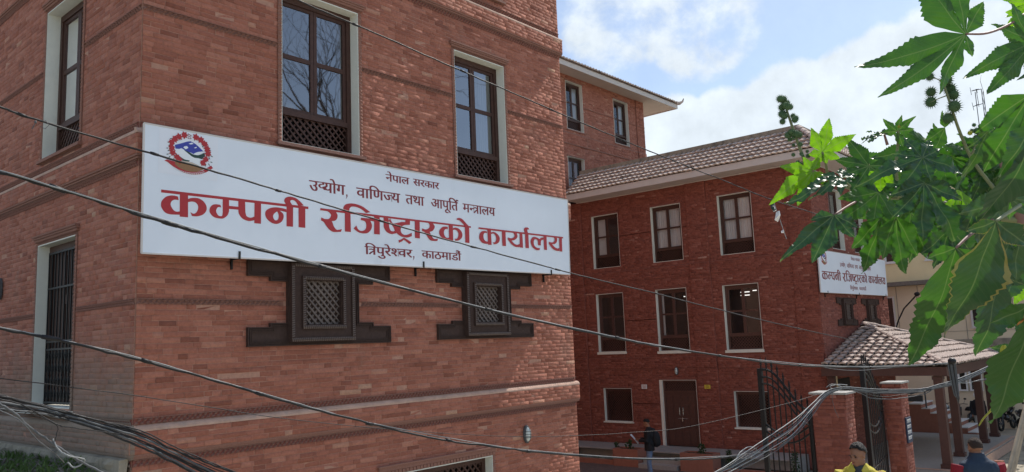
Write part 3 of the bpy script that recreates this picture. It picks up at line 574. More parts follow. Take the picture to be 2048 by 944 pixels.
# ================================================================ near building
FN = ('F', 0.0); SN = ('S', 0.0)
nb = thing('brick_building', 'near red brick office building that carries the big white sign board at its corner', 'building', (0, 0, 1.3))
WX = 7.80; WY = 10.4
hA = (1.788, 3.045, 7.205, 9.31); hB = (4.965, 6.18, 7.20, 9.28)
hA2 = (1.788, 3.045, 10.475, 12.55); hB2 = (4.965, 6.18, 10.475, 12.55)
hG = (3.35, 5.55, 1.5, 2.80)
hL1 = (1.70, 3.0, 7.24, 9.35); hL1b = (1.70, 3.0, 10.50, 12.6)
hL2 = (1.70, 3.01, 3.95, 6.07)
TOP = 15.4
front_h = [hA, hB, hA2, hB2, hG]; left_h = [hL1, hL2, hL1b]
w = MB(); wall_sheet(w, FN, 0, WX, 1.3, TOP, front_h, -.0035); wall_sheet(w, SN, 0, WY+6, 1.3, TOP, left_h, -.0035)
w.add([(WX, .004, 1.3), (WX, WY+6, 1.3), (WX, WY+6, TOP), (WX, .004, TOP)], [(0, 1, 2, 3)])
w.add([(.004, .004, TOP), (WX, .004, TOP), (WX, WY+6, TOP), (.004, WY+6, TOP)], [(0, 1, 2, 3)])
w.build('wall', 'mortar', nb)
fb = [3.87, 7.12, 10.30]; mids = [5.155, 8.51, 11.72]
segs = [(1.5, 3.385)]
sets = []
def trims_for(F, U0, U1, x0corner, holes, zlist):
    """bands, ledges and mouldings of one face"""
    for zb in fb:
        b = MB(); lo = U0-(.02 if F[0] == 'F' else 0)
        rope_band(b, F, U0, U1, zb-.058, zb+.012, -.016); b.build('moulded_band', 'trim', nb)
        b = MB(); rope_band(b, F, U0, U1, zb-.492, zb-.420, -.016); b.build('moulded_band', 'trim', nb)
        b = MB(); b.fbox(F, U0, U1, -.0085, 0, zb-.052, zb+.004); b.fbox(F, U0, U1, -.0085, 0, zb-.486, zb-.428); b.build('band_shade_bed', 'mortar_far', nb)  # darker bed: shade between the nubs is put into its colour
        l = MB(); c = -.062
        for (v0, v1, a, d) in ((-.036, .01, zb-.41, zb-.385), (-.052, .01, zb-.383, zb-.36)): l.fbox(F, U0+(v0 if F[0] == 'F' else .0), U1+(.05 if F[0] == 'F' else 0), v0, v1, a, d)
        l.build('ledge_lip', 'trim', nb)
        s = MB(); prof = [(.012, zb-.057), (-.018, zb-.062), (-.045, zb-.080), (-.060, zb-.105), (-.060, zb-.125), (.012, zb-.125)]
        ua, ub = (U0-.06, U1+.055) if F[0] == 'F' else (U0-.045, U1)
        n = 40; vs = []
        for k in range(n+1):
            u = ua+(ub-ua)*k/n; j = random.uniform(-.003, .003)
            if k in (0, n): j = 0
            vs += [FP(F, u, v+(j if v < 0 else 0), z+j*.6) for v, z in prof]
        m_ = len(prof); s.add(vs, [(k*m_+i, k*m_+(i+1), (k+1)*m_+(i+1), (k+1)*m_+i) for k in range(n) for i in range(m_-1)]+[tuple(range(m_)), tuple(n*m_+i for i in range(m_))[::-1]])
        s.build('ledge_weathering', 'ledge', nb, smooth=False)
    for zm in mids:
        for a, d in spans(U0, U1, [h for h in holes if h[2] < zm < h[3]]):
            b = MB(); rope_band(b, F, a, d, zm-.060, zm+.006, -.014); b.build('moulded_band', 'trim', nb)
def spans(u0, u1, hs, pad=.05):
    cuts = sorted((h[0]-pad, h[1]+pad) for h in hs); x = u0; o = []
    for a, b in cuts:
        if a > x: o.append((x, a))
        x = max(x, b)
    if x < u1: o.append((x, u1))
    return o
pad = lambda hs, e=.045: [(a-e, b+e, c-.07, d+.12) for a, b, c, d in hs]
sc = 0
cvh = [(-.0, .0, 0, 0)]
bandh = [(1.30, 3.52, 4.6, 5.7), (4.43, 6.64, 4.6, 5.7)]
for F, U1, hs in ((FN, WX, front_h), (SN, 8.0, left_h)):
    U0 = .0 if F[0] == 'F' else .013
    zsegs = [(2.0 if F[0] == 'F' else 2.9, 3.385)]
    for i, zb in enumerate(fb):
        zsegs += [(zb, mids[i]-.053), (mids[i], (fb[i+1]-.485) if i < 2 else 12.2)]
    for z0, z1 in zsegs:
        sc += 1; sets.append((F, bricks_layout(U0, U1, z0, z1, pad(hs), .0603, .21, sc), 0., sc))
    for zb in fb:   # ledge courses, standing 5 cm proud
        sc += 1; a = (U0-.05) if F[0] == 'F' else -.04; b = U1+.05 if F[0] == 'F' else U1
        sets.append((F, bricks_layout(a, b, zb-.36, zb-.125, [], .0603, .21, sc), -.05, sc))
    m = MB()
    for zb in fb: m.fbox(F, (-.048 if F[0] == 'F' else -.040), U1+(.048 if F[0] == 'F' else 0), -.0535, .0, zb-.358, zb-.127)
    for zb in fb: m.fbox(F, (-.0 if F[0] == 'F' else 0.01), U1, -.004, .0, zb-.425, zb-.41)
    m.build('ledge_core', 'mortar', nb)
    trims_for(F, U0, U1, 0, hs+([(1.87, 2.98, 4.6, 5.7), (4.99, 6.09, 4.6, 5.7)] if F[0] == 'F' else []), None)
lay_bricks(nb, sets, 'brick', 300, skip=lambda c, px, py: ((c[:, 1] < .1) & (c[:, 2] > 5.65) & (c[:, 2] < 7.15) & (c[:, 0] < 7.6)) | ((c[:, 1] < .1) & (c[:, 0] > 1.25) & (c[:, 0] < 3.55) & (c[:, 2] > 4.55) & (c[:, 2] < 5.7)))
for F, h, hd in ((FN, hA, 1), (FN, hB, 1), (FN, hA2, 1), (FN, hB2, 1), (SN, hL1, 1), (SN, hL1b, 1)):
    window(nb, F, h, .175, curtain=((.62, .97),) if h is hL1 else (((.86, .96),) if h is hA else (((.6, .95),) if h is hB else ())), interior='dark'); hood(nb, F, h); jamb_trim(nb, F, h)
# ground floor lattice window
g_ = window(nb, FN, hG, .16, style='lattice', pitch=.085); jamb_trim(nb, FN, hG, sill=False)
d = MB(); F = FN; u0, u1, z1 = hG[0]-.05, hG[1]+.06, hG[3]
d.fbox(F, u0-.04, u1+.02, -.060, .01, z1+.115, z1+.135); d.fbox(F, u0-.02, u1, -.035, .01, z1+.06, z1+.113); d.fbox(F, u0, u1, -.012, .01, z1+.004, z1+.058)
k = u0
while k < u1-.05: d.fbox(F, k, k+.052, -.028, -.012, z1+.008, z1+.055); k += .066
d.build('window_hood', 'trim', nb)
# left tall barred window
window(nb, SN, hL2, .15, style='grille'); hood(nb, SN, hL2); jamb_trim(nb, SN, hL2, sill=False)
gr = MB(); u0, u1, z0, z1 = hL2[0]+.09, hL2[1]-.09, hL2[2]+.03, hL2[3]-.1
n = 11
for i in range(n): u = u0+(u1-u0)*i/(n-1); gr.fbox(SN, u-.008, u+.008, .10, .116, z0, z1)
for zz in (z0+.02, z0+.70, z0+.80, z0+1.50, z1-.02): gr.fbox(SN, u0, u1, .096, .12, zz-.012, zz+.012)
for i in range(n-1):   # scissor pattern in the lower third
    a = u0+(u1-u0)*i/(n-1); b = u0+(u1-u0)*(i+1)/(n-1)
    for kz in range(4):
        za = z0+.04+kz*.165
        gr.tube([FP(SN, a, .108, za), FP(SN, (a+b)/2, .108, za+.08), FP(SN, b, .108, za)], .006, 4); gr.tube([FP(SN, a, .108, za+.16), FP(SN, (a+b)/2, .108, za+.08), FP(SN, b, .108, za+.16)], .006, 4)
gr.build('window_grille', 'iron', nb)
sd = MB(); sd.fbox(SN, 1.62, 3.12, -.16, .02, 3.885, 3.925); sd.build('window_sill', 'plaster', nb)
dr = MB()
for i in range(2):
    a = 1.78+i*.58; dr.fbox(SN, a, a+.56, .17, .21, 4.0, 5.96)
    for q in range(3): dr.fbox(SN, a+.09, a+.47, .155, .168, 4.1+q*.64, 4.1+q*.64+.52)
dr.build('door_leaf', 'wood', nb)
carved(nb, FN, 2.41, 4.60); carved(nb, FN, 5.535, 4.615)
# unseen eaves and roof, added for the long shade on the front wall
e = MB(); e.box(-.8, WX+.8, -.8, WY, TOP+.18, TOP+.42); e.build('eave', 'fascia', nb)
rf = MB(); rf.add([(-.85, -.85, TOP+.42), (WX+.85, -.85, TOP+.42), (WX+.85, WY, TOP+.42), (-.85, WY, TOP+.42), (.6, .8, TOP+1.4), (WX-.6, .8, TOP+1.4), (WX-.6, WY, TOP+1.4), (.6, WY, TOP+1.4)], [(0, 1, 5, 4), (1, 2, 6, 5), (3, 0, 4, 7), (4, 5, 6, 7)]); rf.build('roof', 'tile', nb)
bulkhead_lamp('wall_lamp', FN, 6.36, 3.035, 'oval caged lamp on the near building wall, low beside the ground floor lattice window')
bulkhead_lamp('wall_lamp', SN, 4.43, 5.60, 'oval caged lamp at the left edge of the photo, left of the tall barred window', 1.1)
# ================================================================ neighbour's rough plinth and earth bank at the left
pl = thing('retaining_wall', 'cracked grey concrete wall strip under the ledge on the left side of the near building', 'wall', (-.25, 0, 1.3))
m = MB(); n = 46; vs = []
for k in range(n+1):
    y = .02+k*.15
    for (x, z) in ((-.03, 3.475), (-.10, 3.465), (-.12, 3.41), (-.10, 3.34), (-.15, 3.26), (-.12, 3.12), (-.15, 2.5)):
        q = noise.noise(Vector((y*2.1, z*5, x)))*.07; q2 = noise.noise(Vector((y*7, z*11, x)))*.03
        vs.append((x-abs(q)-q2 if x < -.05 else x, y, z+(q*.5 if z < 3.4 else 0)))
m.add(vs, [(k*7+i, k*7+i+1, (k+1)*7+i+1, (k+1)*7+i) for k in range(n) for i in range(6)]+[tuple(range(7))]); m.build('concrete_face', 'concrete', pl)
c = MB(); vs = []
for k in range(n+1):
    y = .0+k*.15
    for (x, z) in ((-.055, 3.80), (-.13, 3.765), (-.15, 3.70), (-.15, 3.55), (-.10, 3.50), (-.03, 3.49)):
        q = noise.noise(Vector((y*1.7, z*3, 4)))*.014; vs.append((x+q, y, z+q))
c.add(vs, [(k*6+i, k*6+i+1, (k+1)*6+i+1, (k+1)*6+i) for k in range(n) for i in range(5)]+[tuple(range(6))]); pass
def bank_z(x, y): return 3.31+.07*noise.noise(Vector((x*1.3, y*1.3, 0)))+.05*noise.noise(Vector((x*4, y*4, 2)))-.08*max(0, -x-1.5)-max(0, .55-y)*.5
m = MB(); xs = [-.1-.16*i for i in range(48)]; ys = [.0+.16*i for i in range(50)]
m.add([(x, y, bank_z(x, y)) for x in xs for y in ys], [(i*50+j, i*50+j+1, (i+1)*50+j+1, (i+1)*50+j) for i in range(47) for j in range(49)])
m.add([(x, 0.0, bank_z(x, 0.)) for x in xs]+[(x, -.5, 1.2) for x in xs], [(i, i+1, i+49, i+48) for i in range(47)])
m.build('earth_bank', 'earth', None)['kind'] = 'structure'
m = MB(); rs = random.Random(3)
for i in range(9000):
    x = -.12-rs.random()**1.3*3.6; y = rs.uniform(.3, 7.0)
    if noise.noise(Vector((x*.9, y*.9, 5))) < -.12: continue
    z = bank_z(x, y); hgt = rs.uniform(.03, .12); a = rs.uniform(0, 6.28); w_ = rs.uniform(.008, .022)
    tx, ty = math.cos(a), math.sin(a); lx, ly = rs.uniform(-.05, .05), rs.uniform(-.05, .05)
    m.add([(x-tx*w_, y-ty*w_, z), (x+tx*w_, y+ty*w_, z), (x+tx*w_*.7+lx, y+ty*w_*.7+ly, z+hgt*.7), (x+lx*1.6, y+ly*1.6, z+hgt)], [(0, 1, 2), (0, 2, 3)])
m.build('bank_weeds', 'grass', None, kind='stuff')
m = MB()
for i in range(700):
    x = -.1-rs.random()**2*2.0; y = rs.uniform(.1, 6); z = bank_z(x, y)+.015; a = rs.uniform(0, 6.28); L_ = rs.uniform(.05, .3)
    m.tube([(x, y, z), (x+math.cos(a)*L_*.5, y+math.sin(a)*L_*.5, z+rs.uniform(.0, .07)), (x+math.cos(a)*L_, y+math.sin(a)*L_, z+rs.uniform(-.02, .03))], rs.uniform(.003, .012), 4)
m.build('dry_twig_litter', 'debris', None, kind='stuff')
# ================================================================ B2 : courtyard building on the right
X2 = 21.5; Y2 = .52; X2b = 28.45; Y2b = 10.4
SB = ('S', X2); FB = ('F', Y2)
cb = thing('brick_building', 'dark red three storey brick building across the courtyard, with a double wooden door', 'building', (X2, Y2, .25))
hs = {}
W1 = [(7.90, 9.13, 7.28, 9.34), (5.215, 6.46, 7.265, 9.325), (2.525, 3.765, 7.26, 9.34)]
W2 = [(7.87, 9.11, 4.08, 6.29), (5.20, 6.46, 4.05, 6.27), (2.515, 3.81, 4.02, 6.22)]
G1 = (7.74, 8.99, 1.505, 2.725); G3 = (2.47, 3.68, 1.46, 2.655); DR = (5.06, 6.54, .727, 3.03)
side_h = W1+W2+[G1, G3, DR]
FW = [(23.05, 24.27, 7.25, 9.33), (25.25, 26.45, 7.25, 9.33)]
w = MB(); wall_sheet(w, SB, Y2, Y2b, .25, 9.98, side_h, -.0035); wall_sheet(w, FB, X2, X2b, .25, 9.98, FW, -.0035)
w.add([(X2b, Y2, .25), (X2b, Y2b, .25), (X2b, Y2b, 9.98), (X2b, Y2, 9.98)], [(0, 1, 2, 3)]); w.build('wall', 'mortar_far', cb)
b2 = [3.83, 7.08]; m2 = [5.20, 8.42]; m0 = [2.17]
sets = []
zs2 = [(.727, 2.15), (2.17, b2[0]-.42), (b2[0]-.385, b2[0]-.0), (b2[0]+.03, m2[0]), (m2[0]+.02, b2[1]-.43), (b2[1]-.395, b2[1]), (b2[1]+.03, m2[1]), (m2[1]+.02, 9.96)]
pd2 = lambda q: [(a-.025, b+.025, c-.03, d+.03) for a, b, c, d in q]
piers = [(4.19, 4.98), (.533, 1.30), (9.62, Y2b)]
sc = 100
for z0, z1 in zs2:
    led = abs((z0-(b2[0]-.385))) < .01 or abs(z0-(b2[1]-.395)) < .01; v = -.03 if led else 0
    for a, b in ((1.30, 4.19), (4.98, 9.62)): sc += 1; sets.append((SB, bricks_layout(a, b, z0, z1, pd2(side_h), .0603, .21, sc), v, sc))
    for a, b in piers: sc += 1; sets.append((SB, bricks_layout(a, b, z0, z1, [], .0603, .21, sc), v-.045, sc))
    sc += 1; sets.append((FB, bricks_layout(X2-.045, X2b, z0, z1, pd2(FW), .0603, .21, sc), v, sc))
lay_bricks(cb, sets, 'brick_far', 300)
m = MB()
for a, b in piers: m.fbox(SB, a+.002, b-.002, -.0485, .0, .3, 9.96)
for z in b2:
    for a, b in ((1.3, 4.19), (4.98, 9.62)): m.fbox(SB, a, b, -.0335, 0, z-.383, z-.003)
    for a, b in piers: m.fbox(SB, a+.002, b-.002, -.0785, -.04, z-.383, z-.003)
    m.fbox(FB, X2-.04, X2b, -.0335, 0, z-.383, z-.003)
m.build('pier_core', 'mortar_far', cb)
m = MB()
for z in b2:
    for a, b in ((1.3, 4.19), (4.98, 9.62)): m.fbox(SB, a, b, -.038, .0, z+.002, z+.028); m.fbox(SB, a, b, -.022, 0, z-.415, z-.388)
    for a, b in piers: m.fbox(SB, a, b, -.085, .0, z+.002, z+.028); m.fbox(SB, a, b, -.062, 0, z-.415, z-.388)
    m.fbox(FB, X2-.08, X2b, -.04, 0, z+.002, z+.028); m.fbox(FB, X2-.06, X2b, -.022, 0, z-.415, z-.388)
for z in m2+m0:
    for a, b in ((1.3, 4.19), (4.98, 9.62)):
        for c, d in spans(a, b, [h for h in side_h if h[2] < z < h[3]], .03): m.fbox(SB, c, d, -.018, 0, z+.002, z+.018)
    for a, b in piers: m.fbox(SB, a, b, -.062, 0, z+.002, z+.018)
    if z > 5: 
        for c, d in spans(X2-.05, X2b, [h for h in FW if h[2] < z < h[3]], .03): m.fbox(FB, c, d, -.018, 0, z+.002, z+.018)
for h in side_h+FW:
    F = FB if h in FW else SB
    m.fbox(F, h[0]-.05, h[1]+.05, -.03, 0, h[3]+.035, h[3]+.06)
    m.fbox(F, h[0]-.024, h[0]-.002, -.016, .004, h[2], h[3]+.03); m.fbox(F, h[1]+.002, h[1]+.024, -.016, .004, h[2], h[3]+.03); m.fbox(F, h[0]-.0, h[1], -.016, .004, h[3]+.004, h[3]+.032)
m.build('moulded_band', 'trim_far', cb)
window(cb, SB, W1[0], .15, wood='wood', gl='glass2', curtain=((.62, .90),)); window(cb, SB, W1[1], .15, wood='wood', gl='glass2', curtain=((.04, .49), (.5, .96))); window(cb, SB, W1[2], .15, wood='wood', gl='glass2', curtain=((.04, .49), (.51, .96)))
window(cb, SB, W2[0], .15, wood='wood2', gl='glass2', sill=.09); window(cb, SB, W2[1], .15, wood='wood2', gl='glass2', curtain=((.86, .94),), sill=.09, lamps=((5.42, 5.98),))
window(cb, SB, W2[2], .15, wood='wood2', gl='glass2', sill=.09, lamps=((2.75, 6.0), (3.2, 5.97), (3.2, 5.86)))
window(cb, SB, G1, .13, style='lattice', wood='wood2', sill=.05, pitch=.07); window(cb, SB, G3, .13, style='lattice', wood='wood2', sill=.05, pitch=.07)
for h in FW: window(cb, FB, h, .16, wood='wood')
carved(cb, FB, 23.82, 4.68, .86, False); carved(cb, FB, 26.32, 4.68, .86, False)
# double door
u0, u1, z0, z1 = DR
m = MB(); t = .10
m.fbox(SB, u0+.002, u0+.014, -.013, .16, z0, z1-.002); m.fbox(SB, u1-.11, u1-.002, -.013, .05, z0, z1-.002); m.fbox(SB, u0+.014, u1-.11, -.013, .16, z1-.016, z1-.002); m.build('door_reveal', 'plaster', cb)
f = MB(); f.fbox(SB, u0+.014, u0+.08, .06, .16, z0, z1-.016); f.fbox(SB, u1-.19, u1-.11, .06, .16, z0, z1-.016); f.fbox(SB, u0+.08, u1-.19, .06, .16, z1-.08, z1-.016); f.fbox(SB, u0+.08, u1-.19, .05, .16, z1-.46, z1-.38)
fo = f.build('door_frame', 'wood2', cb)
l = MB(); lattice(l, SB, u0+.08, u1-.19, z1-.38, z1-.08, .10, .07, .027); l.build('lattice', 'wood2', fo)
l = MB(); l.fbox(SB, u0+.08, u1-.19, .14, .15, z1-.38, z1-.08); l.build('interior', 'dark', fo)
um = (u0+u1-.11)/2
for i, (a, b) in enumerate(((u0+.082, um-.003), (um+.003, u1-.192))):
    f = MB(); f.fbox(SB, a, b, .09, .13, z0+.01, z1-.462)
    for (c, d) in ((.12, .52), (.62, .98), (1.08, 1.44), (1.52, 1.74)):
        for (p, q) in ((a+.06, (a+b)/2-.025), ((a+b)/2+.025, b-.06)):
            f.fbox(SB, p, q, .078, .089, z0+c, z0+d); f.fbox(SB, p+.025, q-.025, .068, .0775, z0+c+.025, z0+d-.025)
    do = f.build('door_leaf', 'wood2', cb)
    hx = um+(-.07 if i == 0 else .07)
    hh = MB(); hh.tube([FP(SB, hx, .09, z0+1.05), FP(SB, hx, .035, z0+1.08), FP(SB, hx, .035, z0+1.32), FP(SB, hx, .09, z0+1.35)], .012, 8)
    if i == 0: hh.tube([FP(SB, um-.22, .07, z0+.95), FP(SB, um+.16, .07, z0+.95)], .010, 6); hh.tube([FP(SB, um-.02, .06, z0+.99), FP(SB, um-.02, .06, z0+.84)], .010, 6)
    hh.build('door_handle', 'steel', do)
# tiled skirt roof
TW = .20; TH = .30
tm = MB(); nx = 6; vs = []
for yy, zo in ((-.02, .030), (-.0205, .004), (TH, .004)):
    for i in range(nx+1):
        a = i/nx; vs.append(((a-.5)*TW*1.02, yy, zo+.026*(.5-.5*math.cos(2*math.pi*a))*(1 if True else 0)+(0 if yy > .1 else 0)))
fs = []
k = nx+1
top = []
tm2 = [((a/nx-.5)*TW*1.0, -.025, .075+.034*math.sin(math.pi*a/nx)**2) for a in range(k)]+[((a/nx-.5)*TW*1.0, -.025, .026+.024*math.sin(math.pi*a/nx)**2) for a in range(k)]+[((a/nx-.5)*TW*1.0, TH, .006+.030*math.sin(math.pi*a/nx)**2) for a in range(k)]
tm.add(tm2, [(i, i+1, k+i+1, k+i) for i in range(nx)]+[(i, i+1, 2*k+i+1, 2*k+i) for i in range(nx)]+[(k+i, k+i+1, 2*k+i+1, 2*k+i) for i in range(nx)])
def tile_mesh(name, mat):
    me = bpy.data.meshes.new(name); me.from_pydata(tm.v, [], tm.f); me.materials.append(M[mat]); return me
def tile_face(parent, me, name, O, Ux, Uy, rows, rowh, span, limit, mat, wid=TW):
    """O eave origin, Ux along the eave, Uy up the slope; span(s) -> (a,b) extent along Ux at slope distance s"""
    Ux = Vector(Ux).normalized(); Uy = Vector(Uy).normalized(); Uz = Ux.cross(Uy); off = offs(parent)
    if Uz.z < 0: Uz = -Uz
    B3 = Matrix((Ux, Uy, Uz)).transposed(); rest = MB(); cnt = 0; lst = []
    for r in range(rows):
        s = r*rowh; a, b = span(s+rowh*.4); n = int((b-a)/wid)
        if n < 1: continue
        w_ = (b-a)/n
        for i in range(n):
            lst.append((Vector(O)+Ux*(a+(i+.5)*w_)+Uy*s+Uz*.006*random.uniform(-.7, .7)+Uy*random.choice((0, 0, 0, -.008, -.02)), w_/wid, r))
    if limit < len(lst): lst.sort(key=lambda t: (t[0]-EYE).length)
    for p, sx, r in lst:
        tilt = Matrix.Rotation(random.uniform(-.03, .03), 3, 'Z') @ Matrix.Rotation(random.uniform(-.022, .022), 3, 'X')
        B = B3 @ tilt @ Matrix.Diagonal((sx, rowh/TH*1.03, 1))
        if cnt < limit:
            o = bpy.data.objects.new(name, me); COL.objects.link(o); o.parent = parent; o.matrix_local = Matrix.Translation(p-off) @ B.to_4x4(); cnt += 1
        else:
            rest.add([p+B @ Vector(v) for v in tm.v], tm.f)
    if rest.v: rest.build('roof_tiles', mat, parent, kind='stuff')
    return cnt
ZE, ZT = 10.22, 11.18; XE, XT = X2-.8, X2+.32; YE, YT = Y2-.8, Y2+.32
up = Vector((XT-XE, 0, ZT-ZE)); Ls = up.length
rb = MB(); x1 = X2b+.8; xt1 = X2b-.32
rb.add([(XE, YE, ZE), (x1, YE, ZE), (x1, Y2b-.6, ZE), (XE, Y2b-.6, ZE), (XT, YT, ZT), (xt1, YT, ZT), (xt1, Y2b-.6, ZT), (XT, Y2b-.6, ZT)], [(0, 1, 5, 4), (1, 2, 6, 5), (3, 0, 4, 7), (4, 5, 6, 7), (2, 3, 7, 6)]); rb.build('roof_deck', 'soil', cb)  # dark deck: shade in the gaps between tiles is put into its colour
tme = tile_mesh('roof_tile', 'tile')
rows = 6; rh = Ls/rows
c1 = tile_face(cb, tme, 'roof_tile', (XE, YE, ZE), (0, 1, 0), up, rows, rh, lambda s: (s*(YT-YE)/Ls, Y2b-.6-YE), 230, 'tile')
c2 = tile_face(cb, tme, 'roof_tile', (XE, YE, ZE), (1, 0, 0), (0, YT-YE, ZT-ZE), rows, rh, lambda s: (s*(XT-XE)/Ls, x1-XE-s*(XT-XE)/Ls), 80, 'tile')
m = MB(); m.box(XE+.0, XE+.06, YE, Y2b-.6, ZE-.235, ZE-.006); m.box(XE+.06, x1, YE, YE+.06, ZE-.235, ZE-.006); m.box(x1, x1+.05, YE, Y2b-.6, ZE-.235, ZE-.006); m.build('fascia', 'fascia', cb)
m = MB(); m.add([(XE+.06, YE+.06, ZE-.22), (x1, YE+.06, ZE-.22), (x1, Y2b-.6, ZE-.22), (XE+.06, Y2b-.6, ZE-.22)], [(0, 1, 2, 3)]); m.box(X2-.045, X2b, Y2-.02, Y2b-.6, 9.955, 9.99); m.build('soffit', 'fascia', cb)
m = MB(); m.box(XT-.05, XT+.14, YT-.05, Y2b-.6, ZT+.0, ZT+.15); m.box(XT+.14, xt1, YT-.05, YT+.14, ZT, ZT+.15); m.build('roof_coping', 'concrete', cb)
def ridge_caps(parent, A, B, mat, n, r=.10, up_=Vector((0, 0, 1))):
    A, B = Vector(A), Vector(B); d = (B-A)/n; sd_ = d.cross(up_).normalized(); uu = sd_.cross(d).normalized()
    for i in range(n):
        m = MB(); vs = []
        for t, rr in ((-.06, r*1.15), (1, r*.92)):
            for k in range(7):
                a = math.pi*k/6; vs.append(A+d*(i+t)+sd_*math.cos(a)*rr+uu*(math.sin(a)*rr*.8+.02))
        m.add(vs, [(k, k+1, 7+k+1, 7+k) for k in range(6)]+[tuple(range(7))]); m.build('ridge_tile', mat, parent)
ridge_caps(cb, (XE, YE, ZE+.03), (XT, YT, ZT+.06), 'tile', 6)
bulkhead_lamp('wall_lamp', SB, 5.79, 3.34, 'oval caged lamp above the double wooden door in the courtyard')
def plate(name, F, u0, u1, z0, z1, mat, ink, label, rows_=3):
    t = thing(name, label, 'sign', FP(F, (u0+u1)/2, 0, z0)); b = MB(); b.fbox(F, u0, u1, -.035, -.012, z0, z1); b.build('plate', mat, t)
    k = MB(); rs = random.Random(u0)
    for i in range(rows_):
        zz = z1-(z1-z0)*(i+.7)/(rows_+.5); x = u0+.02+(u1-u0)*.1*rs.random(); hh = (z1-z0)*.10
        k.fbox(F, x, u1-.03-(u1-u0)*.1*rs.random(), -.0365, -.035, zz+hh*.55, zz+hh*.85)
        xx = x
        while xx < u1-.05: k.fbox(F, xx, xx+.008, -.0366, -.035, zz-hh*.5, zz+hh*.56); xx += rs.choice((.014, .02, .028))
    k.build('lettering', ink, t); return t
plate('wall_plate', SB, 7.06, 7.28, 2.71, 2.865, 'white', 'maroon', 'small white plate on the dark brick wall left of the double door')
plate('wall_plate', ('S', X2-.05), 4.50, 4.715, 2.735, 2.865, 'yellow', 'black', 'small yellow plate on the dark brick wall right of the double door')
# ================================================================ back wing
bw = thing('brick_building', 'tall brick wing behind the courtyard building, with broad pale eaves against the sky', 'building', (WX, 10.4, .25))
FK = ('F', 10.4); Xk = 27.95
TW_ = [(21.93, 23.1, 13.28, 15.36), (25.45, 26.63, 13.26, 15.3), (18.4, 19.6, 13.28, 15.36), (21.85, 23.0, 10.0, 12.1), (25.4, 26.6, 10., 12.1)]
w = MB(); wall_sheet(w, FK, WX, Xk, .25, 15.62, TW_, -.0035); w.add([(Xk, 10.4, .25), (Xk, 18, .25), (Xk, 18, 15.62), (Xk, 10.4, 15.62)], [(0, 1, 2, 3)]); w.build('wall', 'mortar', bw)
sets = []; sc = 300
for z0, z1 in ((9.5, 12.62), (12.66, 13.08), (13.12, 14.36), (14.38, 15.6)):
    v = -.03 if z0 == 12.66 else 0
    for a, b, vv in ((17.5, 27.3, 0), (27.3, Xk, -.04)): sc += 1; sets.append((FK, bricks_layout(a, b, z0, z1, pd2(TW_), .0603, .21, sc), v+vv, sc))
lay_bricks(bw, sets, 'brick', 0)
m = MB(); m.fbox(FK, 27.3, Xk, -.036, 0, 9.5, 15.6)
for z, h in ((12.62, .04), (13.08, .04), (14.36, .02)):
    for c, d in spans(17.5, 27.3, [q for q in TW_ if q[2] < z < q[3]], .03): m.fbox(FK, c, d, -.04, 0, z, z+h)
    m.fbox(FK, 27.3, Xk, -.07, 0, z, z+h)
for h in TW_: m.fbox(FK, h[0]-.05, h[1]+.06, -.04, 0, h[2]-.06, h[2]-.01); m.fbox(FK, h[0]-.05, h[1]+.06, -.04, 0, h[3]+.01, h[3]+.05)
m.build('moulded_band', 'trim', bw)
for h in TW_[:3]: window(bw, FK, h, .16, curtain=((.08, .3), (.55, .92)), gl='glass2')
for h in TW_[3:]:
    window(bw, FK, h, .16, gl='glass2'); c = MB(); c.fbox(FK, h[0]+.12, h[1]-.12, .3, .31, h[2]+.1, h[3]-.1); c.build('blind', 'terra', bw)
m = MB(); m.box(WX+.8, 29.9, 9.6, 9.66, 15.53, 15.74); m.box(29.84, 29.9, 9.66, 18, 15.53, 15.74); m.build('fascia', 'fascia', bw)
m = MB(); m.add([(WX, 9.66, 15.56), (29.84, 9.66, 15.56), (27.95, 10.4, 15.61), (WX, 10.4, 15.61)], [(0, 1, 2, 3)]); m.add([(29.84, 9.66, 15.56), (29.84, 18, 15.56), (27.95, 18, 15.61), (27.95, 10.4, 15.61)], [(0, 1, 2, 3)]); m.build('soffit', 'fascia', bw)
m = MB(); m.add([(WX+.8, 9.55, 15.75), (29.95, 9.55, 15.75), (29.95, 18, 15.75), (WX+.8, 18, 15.75), (WX+.8, 12.5, 16.6), (27, 12.5, 16.6), (27, 18, 16.6)], [(0, 1, 5, 4), (1, 2, 6, 5)]); m.build('roof_deck', 'tile', bw)
tme3 = tile_mesh('roof_tile', 'tile')
tile_face(bw, tme3, 'roof_tile', (18.0, 9.55, 15.75), (1, 0, 0), (0, 2.95, .85), 3, .33, lambda s: (0, 11.9-s), 60, 'tile')
m = MB(); m.tube([(29.7, 9.7, 15.80), (29.95, 9.52, 15.80), (30.1, 9.42, 15.9), (30.15, 9.38, 16.05)], [.1, .09, .05, .02], 8); m.build('roof_corner_finial', 'tile', bw)
